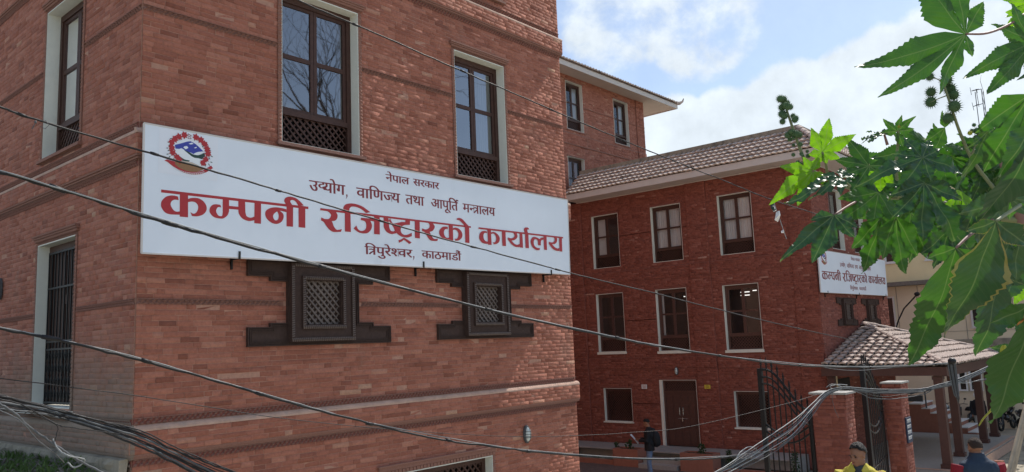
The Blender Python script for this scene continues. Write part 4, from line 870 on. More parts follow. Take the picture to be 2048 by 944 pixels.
# ================================================================ sign boards
FONT_C = {}
def glyph(s):
    if s in FONT_C: return FONT_C[s]
    c = bpy.data.curves.new('glyph', 'FONT'); c.body = s; c.resolution_u = 3
    o = bpy.data.objects.new('glyph', c); COL.objects.link(o); bpy.context.view_layer.update()
    ev = o.evaluated_get(bpy.context.evaluated_depsgraph_get()); me = ev.to_mesh()
    r = ([(v.co.x, v.co.y) for v in me.vertices], [tuple(p.vertices) for p in me.polygons]); ev.to_mesh_clear()
    bpy.data.objects.remove(o); bpy.data.curves.remove(c); FONT_C[s] = r; return r
def adv(s):
    if not glyph('प')[0]: return .6
    return max(x for x, y in glyph(s+'प')[0])-max(x for x, y in glyph('प')[0])
def clip_x(vs, fs, xm):
    """cut a flat mesh at x = xm, keeping the left side (half letters)"""
    ov = []; of = []
    for f in fs:
        P = [vs[i] for i in f]; o = []
        for i in range(len(P)):
            a, b = P[i], P[(i+1) % len(P)]
            if a[0] <= xm: o.append(a)
            if (a[0]-xm)*(b[0]-xm) < 0:
                t = (xm-a[0])/(b[0]-a[0]); o.append((xm, a[1]+(b[1]-a[1])*t))
        if len(o) > 2: of.append(tuple(range(len(ov), len(ov)+len(o)))); ov += o
    return ov, of
def stroke(pts, w):
    vs = []; fs = []
    for (x0, y0), (x1, y1) in zip(pts, pts[1:]):
        L_ = math.hypot(x1-x0, y1-y0); nx, ny = -(y1-y0)/L_*w/2, (x1-x0)/L_*w/2; ex, ey = (x1-x0)/L_*w*.3, (y1-y0)/L_*w*.3
        n = len(vs); vs += [(x0-ex+nx, y0-ey+ny), (x1+ex+nx, y1+ey+ny), (x1+ex-nx, y1+ey-ny), (x0-ex-nx, y0-ey-ny)]; fs.append((n, n+1, n+2, n+3))
    return vs, fs
HL = .622
def word(tokens):
    """-> flat pieces [(verts, faces)], width; tokens are letters in the order they are seen"""
    pieces = []; x = 0
    for t in tokens:
        half = t.endswith('~'); ch = t.rstrip('~')
        if ch == 'tra':
            vs, fs = glyph('ा'); a = adv('ा'); sh = .22
            pieces.append(([(px_+x+sh, y) for px_, y in vs], fs)); st = x+sh+a*.45
            pieces.append(stroke([(x, HL-.03), (x+sh+.05, HL-.03)], .06)); pieces.append(stroke([(x+.03, .40), (x+.16, .43), (st, .36)], .065)); pieces.append(stroke([(st, .30), (x+.14, .17), (x+.04, .05)], .065)); x += sh+a; continue
        if ch == 'reph':
            b = x-.12; pieces.append(stroke([(b, HL), (b-.02, .70), (b+.03, .78), (b+.11, .78), (b+.15, .72)], .055)); continue
        if ch == 'dya':
            vs, fs = glyph('द'); a = adv('द'); pieces.append(([(px_+x, HL-(HL-y)*.72) for px_, y in vs], fs)); vs, fs = glyph('य'); pieces.append(([(px_+x+a*.70, y) for px_, y in vs], fs)); x += a*.70+adv('य'); continue
        vs, fs = glyph(ch); a = adv(ch)
        if half:
            xm = a-.155; vs, fs = clip_x(vs, fs, xm); pieces.append(([(px_+x, y) for px_, y in vs], fs)); x += xm-.01
        else: pieces.append(([(px_+x, y) for px_, y in vs], fs)); x += a
    return pieces, x
def put_word(mb, tokens, x0, x1, zh, stem, to3, bold=.012):
    pc, w = word(tokens); sx = (x1-x0)/w; sy = stem/.60
    for k, (vs, fs) in enumerate(pc):
        for dx, dv in ((-bold/2, 0), (bold/2, .00012)):
            mb.add([to3(x0+a*sx+dx, zh+(b-HL)*sy+0, dv+k*.00025) for a, b in vs], fs)
def sign_board(nm, F, X, Z, corners, label, group, sx, sz, thick, standoff, ink, lettering, brackets, big_scale=(1, 1)):
    """X,Z map the master lettering layout (metres on the big board) to this board"""
    t = thing(nm, label, 'sign board', FP(F, corners[0][0], 0, corners[3][1]), group)
    b = MB(); c = corners; v0, v1 = -standoff-thick, -standoff-thick+.03
    fr_ = MB(); cx0, cx1 = c[0][0]+.16, c[1][0]-.02
    fr_.fbox(F, cx0, cx1, v1+.002, -standoff, c[0][1]-.06, c[1][1]-.012); fr_.fbox(F, cx0, cx1, v1+.002, -standoff, c[3][1]+.09, c[3][1]+.12)
    for q_ in range(7): xq = cx0+(cx1-cx0-.03)*q_/6; fr_.fbox(F, xq, xq+.03, v1+.002, -standoff, c[3][1]+.121, c[0][1]-.061)
    vs = [FP(F, a, v, z) for v in (v0, v1) for a, z in c]; b.add(vs, [(0, 1, 2, 3), (4, 5, 6, 7), (0, 1, 5, 4), (1, 2, 6, 5), (2, 3, 7, 6), (3, 0, 4, 7)]); b.build('panel', 'sign', t); fr_.build('back_frame', 'iron', t)
    e = MB(); r = .012
    for i in range(4):
        a, d = c[i], c[(i+1) % 4]
        e.tube([FP(F, a[0], v0+.004, a[1]), FP(F, d[0], v0+.004, d[1])], r, 4)
    e.build('panel_edge', 'fascia', t)
    to = lambda dv: (lambda x, z: FP(F, X(x), v0-.0015-dv, Z(z)))
    k = 0
    for loops in BIG:
        m = MB(); lp = [crom([(x/1000, 5+z/1000, q) for x, z, q in l], 4) for l in loops]; m.poly(lp, to(.0002*k)); m.build('letter', lettering, t); k += 1
    words = [(['न', 'े', 'प', 'ा', 'ल'], 3.348, 3.777, 6.959, .095), (['स', 'र', 'क', 'ा', 'र'], 3.862, 4.373, 6.961, .095),
             (['उ', 'dya', 'ा', 'े', 'ग'], 2.077, 2.633, 6.706, .128), (['व', 'ा', 'ि', 'ण', 'ज~', 'य'], 2.831, 3.595, 6.703, .128), (['त', 'थ', 'ा'], 3.709, 4.061, 6.707, .128),
             (['आ', 'प', 'ू', 'ि', 'त', 'reph'], 4.201, 4.761, 6.705, .128), (['म', 'न~', 'tra', 'ा', 'ल', 'य'], 4.875, 5.606, 6.704, .128),
             (['ि', 'tra', 'प', 'ु', 'र', 'े', 'श~', 'व', 'र'], 2.958, 3.802, 5.907, .106), (['क', 'ा', 'ठ', 'म', 'ा', 'ड', 'ौ', 'ं'], 3.995, 4.797, 5.912, .106)]
    for tk, a, d, zh, st in words:
        m = MB(); put_word(m, tk, a, d, zh, st, lambda x, z, dv: FP(F, X(x), v0-.0015-dv, Z(z))); m.build('word', ink, t)
    for (cx, cz) in ((2.665, 6.565), (3.835, 5.80)):
        m = MB(); m.poly([[(cx-.012, cz+.02), (cx+.014, cz+.02), (cx+.012, cz-.01), (cx-.012, cz-.045), (cx-.004, cz-.01)]], to(0)); m.build('comma', ink, t)
    MT = dict(patch='signp', mountain='mblue', map='mapwhite', hill='mgreen', snow='mapwhite', base='mbrown', sand='msand', ribbon='red')
    em = MB(); first = True
    par = None
    for i, (n_, loops) in enumerate(EMB):
        m = MB(); lp = [crom([(x/1000, 5+z/1000, q) for x, z, q in l], 3) for l in loops]; m.poly(lp, to(.0004+i*.0003))
        o = m.build('emblem_'+n_ if n_ != 'patch' else 'emblem', MT[n_], par or t)
        if n_ == 'patch': par = o
    rs = random.Random(5)
    g = MB()
    for (a, d) in GLV:
        ax, az, bx, bz = a[0]/1000, 5+a[1]/1000, d[0]/1000, 5+d[1]/1000; nx, nz_ = -(bz-az)*.28, (bx-ax)*.28; cx, cz = ax-(bx-ax)*.8, az-(bz-az)*.8
        g.poly([[(cx, cz), ((cx+bx)/2+nx, (cz+bz)/2+nz_), (bx, bz), ((cx+bx)/2-nx, (cz+bz)/2-nz_)]], to(.0042))
    g.build('emblem_leaves', 'mgreen', par)
    for j, (fx, fz) in enumerate(FLW):
        m = MB(); q = []; a0 = rs.uniform(0, 1)
        for kk in range(14): rr = (.044 if kk % 2 else .028)*rs.uniform(.85, 1.15); q.append((fx/1000+rr*math.cos(a0+kk*math.pi/7), 5+fz/1000+rr*math.sin(a0+kk*math.pi/7)))
        m.poly([q], to(.0046+j*.0001)); m.build('emblem_flower', 'red', par)
    m = MB(); q = [(x/1000, 5+z/1000) for x, z, _ in FLAG]
    for i in range(len(q)): vs, fs = stroke([q[i], q[(i+1) % len(q)]], .005); m.add([to(.005)(a, b) for a, b in vs], fs)
    m.build('emblem_flag', 'maroon', par)
    # motto on the ribbon, as tiny strokes of the script following the curve
    m = MB(); q = [(x/1000, 5+z/1000) for x, z in RIBT]
    for (p0, p1) in zip(q, q[1:]):
        L_ = math.hypot(p1[0]-p0[0], p1[1]-p0[1]); ux, uz = (p1[0]-p0[0])/L_, (p1[1]-p0[1])/L_; s = 0
        while s < L_*.82:
            x, z = p0[0]+ux*s, p0[1]+uz*s
            for st in (stroke([(x, z), (x+ux*.02, z+uz*.02)], .0035), stroke([(x+ux*.012, z+uz*.012), (x+ux*.012+uz*.018, z+uz*.012-ux*.018)], .0035), stroke([(x+ux*.003, z-.006), (x+ux*.009+uz*.012, z-.014)], .003)):
                m.add([to(.0052)(a, b) for a, b in st[0]], st[1])
            s += .022
    m.build('emblem_motto', 'mapwhite', par)
    for (bx, bz) in brackets:
        m = MB(); m.fbox(F, bx-.012, bx+.012, v0-.012, -.0, bz-.03, bz-.005); m.fbox(F, bx-.012, bx+.012, v0-.014, v0-.004, bz-.03, bz+.06); m.fbox(F, bx-.010, bx+.010, -.04, -.01, bz-.14, bz-.005); m.build('bracket', 'iron', t)
    return t
sign_board('sign_board', FN, lambda x: x, lambda z: z, [(-.045, 7.066), (7.577, 7.057), (7.54, 5.700), (-.040, 5.632)],
           'long white sign board with large red lettering wrapped to the near brick building corner', None, 1, 1, .165, .035, 'maroon', 'red', [(1.10, 5.66), (4.02, 5.69), (7.0, 5.70)])
sign_board('sign_board', FB, lambda x: 21.40+x*.895, lambda z: 5.745+(z-5.64)*.955, [(21.36, 7.098), (28.21, 7.105), (28.13, 5.76), (21.32, 5.738)],
           'second white sign board, far right above the tiled porch, partly behind the leaves', None, 1, 1, .09, .03, 'maroon', 'maroon', [(21.9, 5.74), (24.9, 5.74), (27.9, 5.75)])
# ================================================================ porch
PX0, PX1, PY0, PY1, PF = 20.92, 29.4, -3.0, .50, .60
pc = thing('porch', 'open porch with brown posts and hipped clay tile roof beneath the second sign', 'porch', (25, -1.2, .25))
ZEV = 3.42
O = Vector((25.2, .50, 4.69)); A = Vector((PX0, PY1-.03, ZEV+.07)); B = Vector((PX0, PY0-.05, ZEV)); C = Vector((PX1, PY0-.05, ZEV)); D_ = Vector((PX1, PY1-.03, ZEV+.05))
m = MB(); m.add([O, A, B, C, D_], [(0, 1, 2), (0, 2, 3), (0, 3, 4)]); m.build('roof_deck', 'soil', pc)  # deck coloured dark to stand for shade between the tile rows
pt = tile_mesh('roof_tile', 'tile2'); pt2 = tile_mesh('roof_tile', 'tile2')
# left face O-A-B : eave along Y
Lh = math.hypot(O.x-PX0, O.z-ZEV); nr = 13
tile_face(pc, pt, 'roof_tile', A+Vector((0, 0, .02)), (0, -1, -.02), (O.x-PX0, 0, O.z-A.z), nr, Lh/nr, lambda s: (0, (A.y-B.y)*(1-s/Lh)), 130, 'tile2', .255)
Lf = math.hypot(O.y-B.y, O.z-ZEV); nr2 = 9
tile_face(pc, pt2, 'roof_tile', B+Vector((0, 0, .02)), (1, 0, 0), (0, O.y-B.y, O.z-B.z), nr2, Lf/nr2, lambda s: ((O.x-B.x)*s/Lf, (PX1-PX0)-(PX1-O.x)*s/Lf), 165, 'tile2', .30)
ridge_caps(pc, B+Vector((0, 0, .03)), O+Vector((0, -.05, .05)), 'tile2', 15, .085); ridge_caps(pc, C+Vector((0, 0, .03)), O+Vector((.1, -.05, .05)), 'tile2', 13, .085)
m = MB(); bh = .26
m.box(PX0+.06, PX0+.16, PY0+.02, PY1, ZEV-bh, ZEV-.015); m.build('beam', 'porch', pc)
m = MB(); m.box(PX0+.16, PX1-.1, PY0+.02, PY0+.12, ZEV-bh-.02, ZEV-.015); m.build('beam', 'porch', pc)
m = MB(); m.box(PX0+.16, PX1-.1, PY0+.12, PY1, ZEV-.06, ZEV-.03); m.build('ceiling', 'cream2', pc)
for (x, y) in ((21.25, -2.68), (23.75, -2.45), (27.15, -2.45), (29.05, -2.42)):
    m = MB(); m.box(x-.11, x+.11, y-.11, y+.11, PF+.12, ZEV-bh-.02); m.box(x-.15, x+.15, y-.15, y+.15, PF+.004, PF+.118); m.box(x-.135, x+.135, y-.135, y+.135, ZEV-bh-.12, ZEV-bh-.022) ; m.build('post', 'porch', pc)
m = MB(); m.box(21.25-.1, 21.25+.1, .2, .40, PF, ZEV-bh-.02); m.build('post', 'porch', pc)
m = MB(); m.box(20.95, 29.4, -2.98, Y2-.03, .3, PF-.0); m.build('floor_slab', 'granite', pc)
m = MB(); m.box(20.93, 29.42, -3.0, -2.88, PF-.01, PF+.003); m.box(20.93, 21.05, -2.88, Y2-.04, PF-.01, PF+.003); m.box(20.92, 29.43, -3.02, -2.99, .25, PF-.06); m.build('floor_edging', 'ledge', pc)
m = MB(); m.box(29.43, 30.1, -2.9, -1.5, .3, .52); m.box(30.11, 30.7, -2.7, -1.3, .3, .40); m.build('step', 'granite', pc)
# doorway / inner corner under the porch
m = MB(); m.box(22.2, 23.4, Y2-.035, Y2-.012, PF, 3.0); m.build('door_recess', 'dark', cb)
m = MB(); m.box(21.75, 22.15, Y2-.05, Y2-.012, PF+.2, 3.1); m.box(22.16, 22.2, Y2-.06, Y2-.012, PF, 3.1); m.build('door_leaf', 'cream2', cb)
# ---- outside stair
st = thing('outdoor_stair', 'terracotta stair with white marble treads rising behind the porch posts', 'stair', (29.8, -1, .3))
sx0, sx1 = 29.65, 31.3; y = -1.75; z = .52
n = 7; m = MB()
prof = [(-1.75, .3)]
yy = -1.75
for i in range(n):
    zt = .62+.165*i; y1_ = yy+.30 if i < n-1 else .5
    m.box(sx0, sx1, yy, y1_, .3, zt); yy = y1_
m.build('stair_body', 'terra', st)
yy = -1.75
for i in range(n):
    zt = .62+.165*i; y1_ = yy+.30 if i < n-1 else .5
    m = MB(); m.box(sx0-.03, sx1, yy-.03, y1_-.002, zt+.002, zt+.035); m.build('tread', 'white', st); yy = y1_
m = MB(); m.tube([(sx0+.05, .4, 2.0), (sx0+.05, -.05, 2.15), (sx0+.05, -.12, 2.1), (sx0+.05, -.12, .65)], .03, 6); m.box(sx0-.02, sx0+.1, -.02, .5, 1.72, 1.95); m.build('handrail', 'grey_cable', st)
# ================================================================ yellow building
XY = 35.0; FY = ('S', XY)
yb = thing('office_building', 'cream yellow office building with white framed windows, behind the porch and leaves', 'building', (XY, 2, .25))
YW = [(1.40, 2.35, 7.52, 8.62), (-.30, .62, 7.50, 8.75), (-3.0, -1.6, 7.5, 8.7), (-.48, -.12, 1.75, 2.75), (-1.05, -.55, 1.75, 2.75), (-1.8, -1.15, 1.78, 2.75), (-2.6, -1.95, 1.78, 2.75), (2.12, 2.75, 4.5, 5.98), (-1.6, -.9, 4.45, 5.4), (-4.2, -3.2, 4.4, 5.5), (-5, -4, 7.5, 8.7)]
w = MB(); wall_sheet(w, FY, -16, 16, 6.6, 11.6, [h for h in YW if h[2] > 6.6], 0); w.build('upper_wall', 'cream', yb)
w = MB(); wall_sheet(w, FY, -16, 16, .2, 6.6, [h for h in YW if h[2] < 6.6], .06)
w.add([(XY, -16, .2), (XY+10, -16, .2), (XY+10, -16, 11.6), (XY, -16, 11.6), (XY, 16, 11.6), (XY+10, 16, 11.6)], [(0, 1, 2, 3), (3, 2, 5, 4)]); w.build('lower_wall', 'cream2', yb)
m = MB(); m.fbox(FY, -16, 16, -.55, .05, 6.42, 6.60); m.build('canopy_slab', 'debris', yb)
m = MB()
for u in [i*.9+.2 for i in range(-12, 14)]: m.fbox(FY, u, u+.015, .045, .058, 2.9, 6.4)
for zz in (3.0, 4.3): m.fbox(FY, -16, 16, .04, .058, zz, zz+.012)
m.build('wall_joint', 'debris', yb)
m = MB(); m.fbox(FY, -16, 16, -.10, .06, 3.62, 3.95); m.build('string_course', 'concrete', yb)
for h in YW:
    f = MB(); u0, u1, z0, z1 = h; t = .06
    f.fbox(FY, u0, u0+t, -.03, .14, z0, z1); f.fbox(FY, u1-t, u1, -.03, .14, z0, z1); f.fbox(FY, u0+t, u1-t, -.03, .14, z0, z0+t); f.fbox(FY, u0+t, u1-t, -.03, .14, z1-t, z1)
    if z0 > 3: f.fbox(FY, u0-.05, u1+.05, -.06, .0, z0-.05, z0-.003)
    o = f.build('window', 'white' if z0 < 3 or z0 > 7 else 'fascia', yb)
    p = MB(); p.add([FP(FY, u0+t, .08, z0+t), FP(FY, u1-t, .08, z0+t), FP(FY, u1-t, .08, z1-t), FP(FY, u0+t, .08, z1-t)], [(0, 1, 2, 3)]); p.build('pane', 'glass2', o)
    i = MB(); i.fbox(FY, u0, u1, .3, .31, z0, z1); i.build('interior', 'dark', o)
ar = thing('wall_bracket', 'thin curved black bracket arm by the cream building, above the porch roof', 'bracket', (33, 1.6, 4.5))
m = MB(); pts = [onx(*q, 33) for q in ((1791, 660), (1797, 640), (1808, 617), (1822, 602), (1833, 590))]; m.tube([pts[0]+Vector((0, 0, -1))]+pts, [.03]*6, 6); m.tube([onx(1833, 590, 33), onx(1835, 612, 33)], .012, 4); m.build('arm', 'iron', ar)
m = MB(); m.ell(onx(1834, 588, 33), (.1, .12, .09)); m.build('lamp_head', 'iron', ar)
# ================================================================ ground
def gz(x, y):
    a = min(1, max(0, (x-9)/(15)));  s = a*a*(3-2*a)
    z = 1.28*(1-s)+.22*s
    if y > -1.5:
        b = min(1, (y+1.5)/2.0); z = z*(1-b)+(.22 if x > 10.5 else 1.28*(1-min(1, max(0, (x-8)/2.5)))+.22*min(1, max(0, (x-8)/2.5)))*b
    return z
m = MB(); xs = sorted({*[-300, -120, -50, -25, -14], *[-10+i*.6 for i in range(92)], 48, 60, 90, 150, 300}); ys = sorted({*[-300, -120, -60, -35, -24], *[-18+i*.6 for i in range(56)], 20, 30, 60, 120, 300})
m.add([(x, y, gz(x, y)+(.02*noise.noise(Vector((x*.8, y*.8, 0))) if abs(x) < 50 and y < 1 else 0)) for x in xs for y in ys], [(i*len(ys)+j, (i+1)*len(ys)+j, (i+1)*len(ys)+j+1, i*len(ys)+j+1) for i in range(len(xs)-1) for j in range(len(ys)-1)])
m.build('ground', 'ground', None)['kind'] = 'structure'
cy = thing('courtyard', None, None, (18, 6, .25)); cy['kind'] = 'structure'
m = MB(); m.box(8, 19.7, 1.5, 10.39, .10, .246); m.build('courtyard_bed', 'soil', cy)
m = MB(); rs = random.Random(4); k = 0
x = 14.2
while x < 19.6:
    y = 3.2
    while y < 10.3:
        h1, h2 = rs.uniform(-.003, .003), rs.uniform(-.003, .003)
        m.box(x+.004, x+.096, y+.004, y+.196, .24, .262+h1); m.box(x+.104, x+.296, y+.004, y+.096, .24, .262+h2); m.box(x+.104, x+.296, y+.104, y+.196, .24, .262-h1)
        y += .2
    x += .3
m.build('pavers', 'paver', cy, kind='stuff')
wk = thing('plinth_walk', None, None, (20.6, 5, .25)); wk['kind'] = 'structure'
m = MB(); m.box(20.35, X2-.05, 1.3, 10.38, .24, .70); m.build('walk_base', 'granite', wk)
y = 1.3
while y < 10.3:
    m = MB(); m.box(19.98, X2-.052, y+.004, min(y+.6, 10.37)-.004, .704, .735); m.build('paving_slab', 'granite', wk); y += .6
m = MB(); m.box(19.55, 19.70, 7.4, 10.3, .24, .42); m.box(19.55, 19.70, .8, 3.5, .24, .42); m.build('kerb', 'terra', wk)
m = MB(); m.box(19.70, 20.34, 7.4, 10.3, .24, .34); m.box(19.70, 20.34, .8, 3.5, .24, .36); m.build('planting_strip', 'soil', wk)
for i, zz in enumerate((.40, .56)):
    m = MB(); m.box(19.35+i*.32, 19.98, 4.8, 6.25, .24, zz); m.build('step', 'granite', wk)
def bushlet(mb, c, r, h, n, rs, leaf=.05):
    for _ in range(n):
        a = rs.uniform(0, 6.28); rr = r*math.sqrt(rs.random()); z = rs.random()*h; k = 1-.6*z/h
        p = Vector(c)+Vector((math.cos(a)*rr*k, math.sin(a)*rr*k, z)); d = Vector((rs.uniform(-1, 1), rs.uniform(-1, 1), rs.uniform(-.2, 1))).normalized(); s_ = d.orthogonal().normalized()*leaf*.35; e_ = d*leaf
        mb.add([p, p+e_*.5+s_, p+e_, p+e_*.5-s_], [(0, 1, 2, 3)])
rs = random.Random(9)
for i, (ya, yb_, lb) in enumerate(((6.3, 7.3, 'low terracotta planter box with a small plant, left of the standing man'), (3.55, 4.7, 'low terracotta planter box with a small plant, right of the double door steps'))):
    t = thing('planter_box', lb, 'planter', (19.7, (ya+yb_)/2, .25), 'terracotta planters on the courtyard plinth')
    m = MB(); x0, x1 = 19.42, 19.96; m.box(x0, x0+.07, ya, yb_, .25, .84); m.box(x1-.07, x1, ya, yb_, .25, .84); m.box(x0+.07, x1-.07, ya, ya+.07, .25, .84); m.box(x0+.07, x1-.07, yb_-.07, yb_, .25, .84); m.build('planter_wall', 'terra', t)
    m = MB(); m.box(x0+.07, x1-.07, ya+.07, yb_-.07, .6, .80); m.build('soil', 'soil', t)
    pl_ = thing('small_plant', ['small leafy plant growing in the left terracotta planter', 'small leafy plant growing in the right terracotta planter'][i], 'plant', (19.7, ya+.5, .80), 'small plants of the courtyard edge')
    m = MB(); bushlet(m, (19.7, ya+.5, .80), .14, .30, 70, rs, .09); m.build('foliage', 'shrub', pl_)
    m = MB(); m.tube([(19.7, ya+.5, .79), (19.71, ya+.5, 1.05)], .01, 5); m.build('stem', 'stem', pl_)
for (x, y, z0, hgt, r, lb) in ((20.05, 7.55, .34, .62, .14, 'dark columnar shrub at the end of the left planting strip'), (20.05, 3.3, .36, .55, .15, 'small conical green shrub beside the right terracotta planter'), (20.0, 1.15, .36, .62, .16, 'dark rounded shrub seen through the gate bars'), (20.1, 9.4, .34, .35, .2, 'sparse little plant in the far left planting strip')):
    t = thing('small_shrub', lb, 'shrub', (x, y, z0), 'small plants of the courtyard edge'); m = MB(); bushlet(m, (x, y, z0), r, hgt, 260, rs, .06); m.build('foliage', 'shrub', t)
    m = MB(); m.tube([(x, y, z0-.02), (x, y, z0+hgt*.7)], .015, 5); m.build('stem', 'stem', t)
# rubble, stones and sand on the sunny ground
m = MB(); rs = random.Random(12)
for i in range(2600):
    x = rs.uniform(12, 34); y = rs.uniform(-8, -3.1); r = rs.choice((.02, .03, .03, .05, .08))*rs.uniform(.6, 1.3); z = gz(x, y)
    Mx = Matrix.Rotation(rs.uniform(0, 6), 3, 'Z')
    m.ell((x, y, z), (r, r*rs.uniform(.5, 1), r*rs.uniform(.3, .7)), 5, 3, Mx)
m.build('gravel', 'ground', None, kind='stuff')
t = thing('brick_block', 'single dark brick lying on the sunny ground beyond the man in the vest', 'brick', tuple(onz(1999, 935, .95)), None)
p = onz(2000, 936, .95); m = MB(); m.box(p.x-.06, p.x+.06, p.y-.1, p.y+.1, .93, 1.13); m.build('block', 'terra', t)
# ================================================================ gate
Zg = 1.22
def pillar(x0, x1, y0, y1, z1, label):
    t = thing('gate_pillar', label, 'pillar', ((x0+x1)/2, (y0+y1)/2, Zg-.2), 'brick gate pillars'); m = MB(); m.box(x0-.0035, x1, y0-.0035, y1, Zg-.4, z1-.26); m.box(x0-.003, x1, y0-.003, y1, z1-.26, z1-.012); m.build('core', 'mortar_far', t)
    fs = [(('F', y0), bricks_layout(x0, x1, Zg-.2, z1-.24, [], .0603, .21, 7), 0, 7), (('S', x0), bricks_layout(y0+.012, y1, Zg-.2, z1-.24, [], .0603, .21, 8), 0, 8)]
    fs += [(('F', y0), bricks_layout(x0-.01, x1, z1-.24, z1-.12, [], .0603, .21, 9), -.01, 9), (('S', x0), bricks_layout(y0-.0, y1, z1-.24, z1-.12, [], .0603, .21, 10), -.01, 10),
           (('F', y0), bricks_layout(x0-.022, x1, z1-.12, z1, [], .0603, .21, 11), -.022, 11), (('S', x0), bricks_layout(y0-.01, y1, z1-.12, z1, [], .0603, .21, 12), -.022, 12)]
    lay_bricks(t, fs, 'brick_far', 120)
    m = MB(); m.box(x0-.006, x1+.01, y0-.006, y1+.01, z1-.238, z1-.008); m.build('pillar_cornice', 'mortar_far', t)
    m = MB(); m.box(x0-.05, x1+.03, y0-.05, y1+.03, z1+.002, z1+.034); m.build('cap_stone', 'granite', t); return t
pillar(9.87, 10.27, -3.98, -3.44, 3.46, 'left brick gate pillar with the tangle of cables on its cap')
pillar(12.98, 13.46, -3.97, -3.66, 3.44, 'right brick gate pillar carrying a small dark notice plate')
plate('notice_plate', ('F', -3.97), 13.08, 13.40, 2.30, 2.78, 'navyplate', 'white', 'small dark blue notice plate fixed to the right gate pillar', 4)
def gate_leaf(h, e, label):
    """leaf from the hinge point h to the free stile e (plan positions)"""
    h = Vector((h[0], h[1], 0)); e = Vector((e[0], e[1], 0)); L_ = (e-h).length; ux = (e-h)/L_; t = thing('gate_leaf', label, 'gate', (h.x, h.y, Zg), 'black iron gate leaves')
    G = lambda s, z: h+ux*(L_*s)+Vector((0, 0, z))
    top = lambda s: 3.18+.70*(.5-.5*math.cos(math.pi*min(1, max(0, (s-.02)/.86))))
    low = lambda s: 2.98-.22*math.sin(math.pi*s)
    m = MB(); m.tube([G(.985, Zg), G(.985, top(1)+.02)], .055, 4); m.build('stile', 'iron', t)
    m = MB(); m.tube([G(.02, Zg), G(.02, 3.2)], .03, 4); m.build('stile', 'iron', t)
    for dz, rr in ((0, .024), (-.13, .018), (-.25, .018)):
        m = MB(); m.tube([G(k/24, top(k/24)+dz) for k in range(25)], rr, 6); m.build('curved_rail', 'iron', t)
    for dz in (0, -.12):
        m = MB(); m.tube([G(k/16, low(k/16)+dz-.02) for k in range(17)], .017, 6); m.build('curved_rail', 'iron', t)
    m = MB(); m.tube([G(0, Zg+.14), G(1, Zg+.14)], .018, 4); m.build('rail', 'iron', t)
    m = MB(); m.tube([G(0, 2.07), G(1, 2.07)], .018, 4); m.build('rail', 'iron', t)
    n = 9
    for i in range(n):
        s_ = (i+.6)/n; zt = top(s_)+.12; m = MB()
        m.tube([G(s_, Zg+.05), G(s_, zt)], .0125, 5); p = G(s_, zt)
        for k in range(4):
            a = k*math.pi/2; d_ = Vector((math.cos(a)*.03, math.sin(a)*.03, 0)); m.tube([p+Vector((0, 0, -.05)), p+d_+Vector((0, 0, -.02)), p+Vector((0, 0, .02))], .004, 4)
        m.tube([G(s_, zt-.01), G(s_, zt+.03), G(s_, zt+.11)], [.009, .020, .001], 5); m.ell(G(s_, zt-.09), .015, 6, 4); m.ell(G(s_, 2.6), .016, 6, 4)
        m.build('bar', 'iron', t)
    return t
gate_leaf((9.96, -3.38), (9.96, -2.50), 'left leaf of the black iron gate with spear tops, standing open')
pe = at(1722, 724, 14.0)
gate_leaf((12.95, -3.62), (pe.x, pe.y), 'right leaf of the black iron gate, seen almost edge on before the porch')
# ================================================================ antenna mast
an = thing('antenna_mast', 'thin lattice antenna mast on the skyline among the leaves', 'antenna', (63.8, 2.4, 8))
c = at(1972, 240, 62); m = MB()
for dx, dy in ((-.35, 0), (.35, 0), (0, .5)):
    for z0 in range(0, 1): m.tube([(c.x+dx*1.2, c.y+dy, 8), (c.x+dx, c.y+dy, c.z+2.4)], .035, 4)
for i in range(26): z = 8+i*.62; m.tube([(c.x-.35*(1 if i % 2 else -1), c.y, z), (c.x+.35*(1 if i % 2 else -1), c.y, z+.62)], .02, 3)
m.build('mast', 'grey_cable', an)
m = MB()
for (a, b) in (((1957, 178), (1945, 181)), ((1957, 208), (1947, 213)), ((1952, 178), (1957, 206))): m.tube([at(*a, 62), at(*b, 62)], .025, 4)
for q in ((1940, 175, 1943, 190), (1953, 178, 1955, 186), (1944, 205, 1948, 221), (1957, 206, 1958, 214)): m.tube([at(q[0], q[1], 62), at(q[2], q[3], 62)], .022, 4)
m.tube([at(1943, 182, 62), at(1963, 178, 62)], .03, 4); m.tube([at(1946, 213, 62), at(1966, 207, 62)], .03, 4); m.build('aerial', 'grey_cable', an)
# ================================================================ bare tree across the street (mirrored in the panes)
bt = thing('bare_tree', 'bare leafless tree across the street, mirrored in the large window', 'tree', (12.3, -15.2, 1.28))
m = MB(); tw = MB(); rs = random.Random(21)
def branch(p, d, L_, r, lv):
    pts = [p]; q = p.copy(); dd = d.copy()
    for i in range(4): dd = (dd+Vector((rs.uniform(-.16, .16), rs.uniform(-.16, .16), rs.uniform(-.02, .14)))).normalized(); q = q+dd*L_/4; pts.append(q.copy())
    (m if lv < 3 else tw).tube(pts, [r, r*.88, r*.78, r*.68, r*.58], 6 if lv < 3 else 4, cap=False)
    if lv < 7:
        for k in range(3 if lv < 5 else 2):
            a = dd.orthogonal().normalized(); a.rotate(Matrix.Rotation(rs.uniform(0, 6.28), 3, dd)); nd_ = (dd+a*rs.uniform(.35, .85)).normalized()
            branch(pts[rs.choice((3, 4, 4))], nd_, L_*rs.uniform(.62, .82), r*.60, lv+1)
branch(Vector((12.3, -15.2, 1.25)), Vector((0, 0, 1)), 5.2, .16, 0)
m.build('trunk', 'bark', bt); tw.build('twigs', 'bark', bt)
